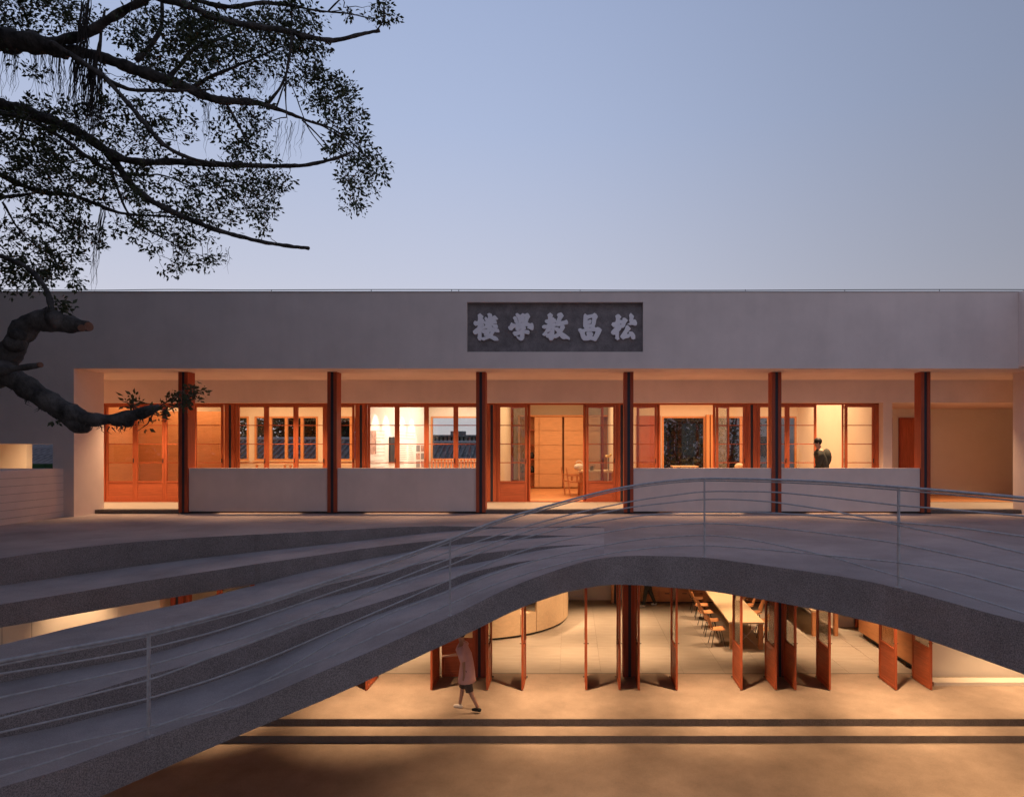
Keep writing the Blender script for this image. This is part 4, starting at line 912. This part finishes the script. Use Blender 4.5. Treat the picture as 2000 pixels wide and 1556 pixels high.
def leaves(name, centres, per, spread, size, m, parent, droop=.0):
    V = []; Fc = []
    cs = np.array([c for c, _ in centres]); ds = np.array([d for _, d in centres]); n_ = len(cs)*per
    ci = np.repeat(np.arange(len(cs)), per)
    dn = ds/np.maximum(1e-6, np.linalg.norm(ds, axis=1))[:, None]
    off = rng.normal(0, 1, (n_, 3)); off /= np.linalg.norm(off, axis=1)[:, None]; off *= (rng.random(n_)**.5)[:, None]*spread*rng.uniform(.5, 1.3, len(cs))[ci][:, None]
    off += dn[ci]*(rng.random(n_)*spread*.9)[:, None]; off[:, 2] *= .8
    c = cs[ci]+off
    d = off/np.maximum(1e-6, np.linalg.norm(off, axis=1))[:, None]*.8+rng.normal(0, .6, (n_, 3)); d[:, 2] -= droop; d /= np.linalg.norm(d, axis=1)[:, None]
    s = np.cross(d, rng.normal(0, 1, (n_, 3))); s /= np.linalg.norm(s, axis=1)[:, None]; nn = np.cross(d, s)
    sz = size*rng.uniform(.45, 1.35, n_)[:, None]; wd_ = sz*.24
    a = c; b = c+d*sz*.45+s*wd_+nn*sz*.05; e = c+d*sz; g_ = c+d*sz*.45-s*wd_+nn*sz*.05
    V = np.stack([a, b, e, g_], 1).reshape(-1, 3)
    off_ = wloc(parent) if parent else Vector((0, 0, 0)); V = V-np.array(off_)
    me = bpy.data.meshes.new(name); me.vertices.add(len(V)); me.vertices.foreach_set('co', V.astype(np.float32).ravel())
    me.loops.add(n_*4); me.loops.foreach_set('vertex_index', np.arange(n_*4, dtype=np.int32))
    me.polygons.add(n_); me.polygons.foreach_set('loop_start', np.arange(0, n_*4, 4, dtype=np.int32)); me.polygons.foreach_set('loop_total', np.full(n_, 4, dtype=np.int32))
    me.materials.append(M[m]); me.update(); me.validate()
    o = bpy.data.objects.new(name, me); C.objects.link(o)
    if parent: o.parent = parent
    return o
o = leaves('leaf_mass', tips, 26, .125, .060, 'leaf', tree, .1); o['kind'] = 'stuff'
# unseen leaves added overhead, left and behind the camera to shade the facade
shade_tips = []
while len(shade_tips) < 1900:
    p = np.array([random.uniform(-20, 1), random.uniform(-13, 12.5), random.uniform(4.5, 15)])
    if p[1] > .5 and p[2] < ZC+.72*p[1]+2.0 and p[0] > -.90*p[1]-2.1: continue
    if abs(p[1]) <= 1.6 and abs(p[0]) < 3 and p[2] < 8.5: continue
    if random.random() < max(0, (p[0]+7)/8)*.92: continue
    shade_tips.append((p, np.array([0, 0, .5])))
for _ in range(900):
    y_ = random.uniform(3, 14); p = np.array([-.90*y_-2.3-random.random()**1.5*8, y_, random.uniform(3.5, 14)]); shade_tips.append((p, np.array([0, 0, .5])))
o = leaves('leaf_mass', shade_tips, 26, .85, .34, 'leaf', tree, .1); o['kind'] = 'stuff'
obj('trunk', MB().tube([(-9.6, 7.6, -.26), (-9.5, 7.6, 1), (-9.3, 7.4, 3), (-9.2, 7.3, 5.2), (-9.0, 7.6, 7.5), (-8.7, 7.8, 9.8)], [.85, .62, .52, .5, .42, .34], 16, .06), 'bark', tree, True)
obj('limb', MB().tube([(-9.2, 7.3, 5.4), (-8.4, 7.0, 5.9), (-7.6, 6.7, 6.1), (-6.9, 6.5, 5.9)], [.3, .26, .22, .2], 12, .05), 'bark', tree, True)
# hanging aerial roots
def roots(x0, x1, y0, y1, n_, ln0, ln1, Y, drift=0, r=.0025):
    m = MB()
    for _ in range(n_):
        x = random.uniform(x0, x1); y = random.uniform(y0, y1); ln = random.uniform(ln0, ln1); P = []
        ph = random.uniform(0, 6)
        for t in np.linspace(0, 1, 9): P.append(at(x+drift*t+5*math.sin(ph+t*7)*t+random.uniform(-2.2, 2.2), y+ln*t, Y+.1*math.sin(ph)))
        m.tube(P, list(np.linspace(r*1.5, r*.5, 9)), 4)
    return obj('aerial_roots', m, 'root', tree)
for a in ((155,180,-10,60,46,60,140,TY-.2,-10,.004),(140,200,95,130,60,50,170,TY-.1,-12,.004),(175,200,120,150,26,90,150,TY,0,.004),(0,40,95,100,16,40,100,TY,-6),(60,130,95,105,30,50,110,TY+.1,4),(100,120,98,104,8,90,110,TY,2,.003),(196,208,400,420,12,90,160,TY+.5,-22,.003),(335,350,430,460,6,60,90,TY+.4,4,.003),(395,420,200,206,10,40,110,TY+.4,0,.002),(480,500,205,210,10,30,90,TY+.4,0,.002),(540,600,230,250,16,40,95,TY+.5,-10,.002),(420,460,480,490,5,20,60,TY,0,.0016),(500,560,120,140,26,20,60,TY+.3,-14,.0016)): roots(*a)
# sprigs on the low limb
def sprig(pts, Y, n_, sp=.05):
    P = [at(x, y, Y) for x, y in pts]; tw2.tube(P, list(np.linspace(.008, .003, len(P))), 5)
    for k in range(n_):
        t = random.uniform(.25, 1)*(len(P)-1); i = min(int(t), len(P)-2); c = P[i].lerp(P[i+1], t-i)+Vector([random.uniform(-sp, sp) for _ in range(3)]); sp_.append((np.array(c), np.array(P[i+1]-P[i])))
tw2 = MB(); sp_ = []
sprig([(262,808),(260,790),(261,775)], YL, 14); sprig([(275,805),(290,796)], YL, 6); sprig([(306,797),(330,782),(350,768),(368,770)], YL, 30, .07); sprig([(300,800),(330,800),(352,790),(380,770),(397,766)], YL, 14, .06)
sprig([(298,808),(312,812)], YL-.05, 8); sprig([(300,806),(288,828),(268,842)], YL, 1, .01); sprig([(104,812),(112,820)], YL, 4, .03); sprig([(97,590),(112,588),(128,600)], YL+.1, 14, .06); sprig([(92,600),(82,605),(78,620)], YL+.1, 1, .02)
obj('twig', tw2, 'bark', tree); o = leaves('sprig_leaves', sp_, 5, .05, .058, 'leaf2', tree); o['kind'] = 'stuff'

# ------------------------------------------------------------ beyond the rear windows
def bgtree(label, x, y, h, r, n_=260, ls=.16, z0=-.268, th=.16, m='leaf2'):
    t = thing('garden_tree', label, 'tree', (x, y, z0), 'trees behind the building')
    tk = MB().tube([(x, y, z0), (x+.1, y, z0+h*.35), (x-.15, y, z0+h*.65), (x+.1, y, z0+h*.9)], [th, th*.8, th*.5, th*.2], 8, .05); cs = []
    for k in range(9):
        a = random.uniform(0, 6.28); q = random.uniform(.35, .8); p0 = Vector((x, y, z0+h*q*.8)); p1 = p0+Vector((math.cos(a)*r*.8, math.sin(a)*r*.5, h*.15)); tk.tube([p0, p0.lerp(p1, .5)+Vector((0, 0, .2)), p1], [th*.45, th*.25, .02], 5)
    obj('trunk', tk, 'bark', t, True)
    for _ in range(n_):
        a = random.uniform(0, 6.28); q = random.random()**.6; cs.append((np.array([x+math.cos(a)*r*q, y+math.sin(a)*r*q*.7, z0+h*(.5+.55*random.random())]), np.array([math.cos(a), math.sin(a), .3])))
    o = leaves('leaf_mass', cs, 14, .38, ls, m, t); o['kind'] = 'stuff'
bgtree('leafy tree seen through the wide rear window', 4.75, 27.6, 7.6, 2.0, 300, .22)
bgtree('dark slim tree close behind the post of the wide rear window', 5.5, 29.5, 8, 1.3, 260, .14, m='leaf')
bgtree('tree behind the fourth bay right hand panes', 7.5, 30, 8, 1.3, 160, .14)
bgtree('dark tree behind the second bay windows, left one', -15.4, 35, 8.0, 3.0, 900, .24, m='leaf')
bgtree('dark tree behind the second bay windows, right one', -11.9, 34.5, 7.8, 2.7, 900, .26, m='leaf')
def tile_house(label, x0, x1, y0, y1, ze, zr, grp='tiled houses behind the building'):
    t = thing('tiled_house', label, 'house', ((x0+x1)/2, (y0+y1)/2, -.268), grp); ym = (y0+y1)/2
    obj('wall', MB().box(x0+.3, x1-.3, y0+.4, y1-.4, -.268, ze), 'houseg', t)
    S = []; rf = obj('roof', MB().loft([[(x, y0, ze), (x, ym, zr), (x, y1, ze), (x, ym, zr-.12)] for x in (x0, x1)]), 'rooftile', t)
    x = x0+.1; rib = None
    while x < x1-.05:
        if rib is None:
            rib = obj('roof_tile_row', MB().tube([(0, y0-.03, ze+.03), (0, ym, zr+.05)], .055, 6), 'rooftile', t, local=True); rib.location = (x-t.location.x, -t.location.y, -t.location.z)
        else:
            r2 = rib.copy(); C.objects.link(r2); r2.location = (x-t.location.x, -t.location.y, -t.location.z)
        x += .26
    obj('ridge', MB().tube([(x0, ym, zr+.09), (x1, ym, zr+.09)], .09, 8), 'houseg', t)
tile_house('dark tiled roof house behind the second bay windows', -15.5, -7.5, 27.5, 33.5, 4.5, 5.75)
tile_house('dark tiled roof house behind the third bay window', -7.2, -1.5, 30, 36, 4.4, 5.6)
tile_house('dark tiled roof seen through the small left wall opening', -24.5, -18.3, 25.5, 33, 4.55, 5.7)
gb = thing('green_fence', 'green sheet fence seen through the small opening at the far left', 'fence', (-20, 24.0, -.268))
for k in range(6): obj('panel', MB().box(-24+k*1.6, -22.42+k*1.6, 23.9, 23.96, -.268, 4.85), 'green', gb)
wh = thing('shed_building', 'pale corrugated building beyond the third bay window', 'building', (-7, 50, -.268))
obj('wall', MB().box(-11.5, 0, 48, 54, -.268, 6.2), 'houseg', wh); m = MB(); x = -11.5
while x < 0: m.box(x, x+.12, 47.95, 48, 5.0, 6.2); x += .3
obj('cladding_ribs', m, 'winglass', wh); obj('roof', MB().box(-11.8, .3, 47.7, 54.3, 6.2, 6.35), 'rooftile', wh)
for k, (xx, hh_) in enumerate(((-9, .3), (-5.6, .22), (-3.2, .35))): obj('roof_tank', MB().box(xx, xx+1.0, 49, 50, 6.35, 6.35+hh_), 'rooftile', wh)
def flat_house(label, x0, x1, y0, y1, h):
    t = thing('apartment_house', label, 'building', ((x0+x1)/2, y0, -.268), 'pale houses behind the rear windows'); obj('wall', MB().box(x0, x1, y0, y1, -.268, h), 'houseg', t)
    z = 2.2
    while z < h-1.6:
        x = x0+.8
        while x < x1-1.2:
            wn = obj('window', MB().box(x, x+1.1, y0-.04, y0, z, z+1.2), 'houseg', t); obj('pane', MB().box(x+.06, x+.53, y0-.05, y0-.041, z+.06, z+1.14).box(x+.57, x+1.04, y0-.05, y0-.041, z+.06, z+1.14), 'winglass', wn); x += 2.1
        z += 2.7
    obj('cornice', MB().box(x0-.15, x1+.15, y0-.15, y1+.15, h, h+.2), 'houseg', t)
flat_house('pale apartment house beyond the fifth bay window', 9.5, 19, 36, 44, 11)
flat_house('grey house half hidden by the tree beyond the wide rear window', 3.5, 9, 44, 50, 10)
bpy.context.view_layer.update()
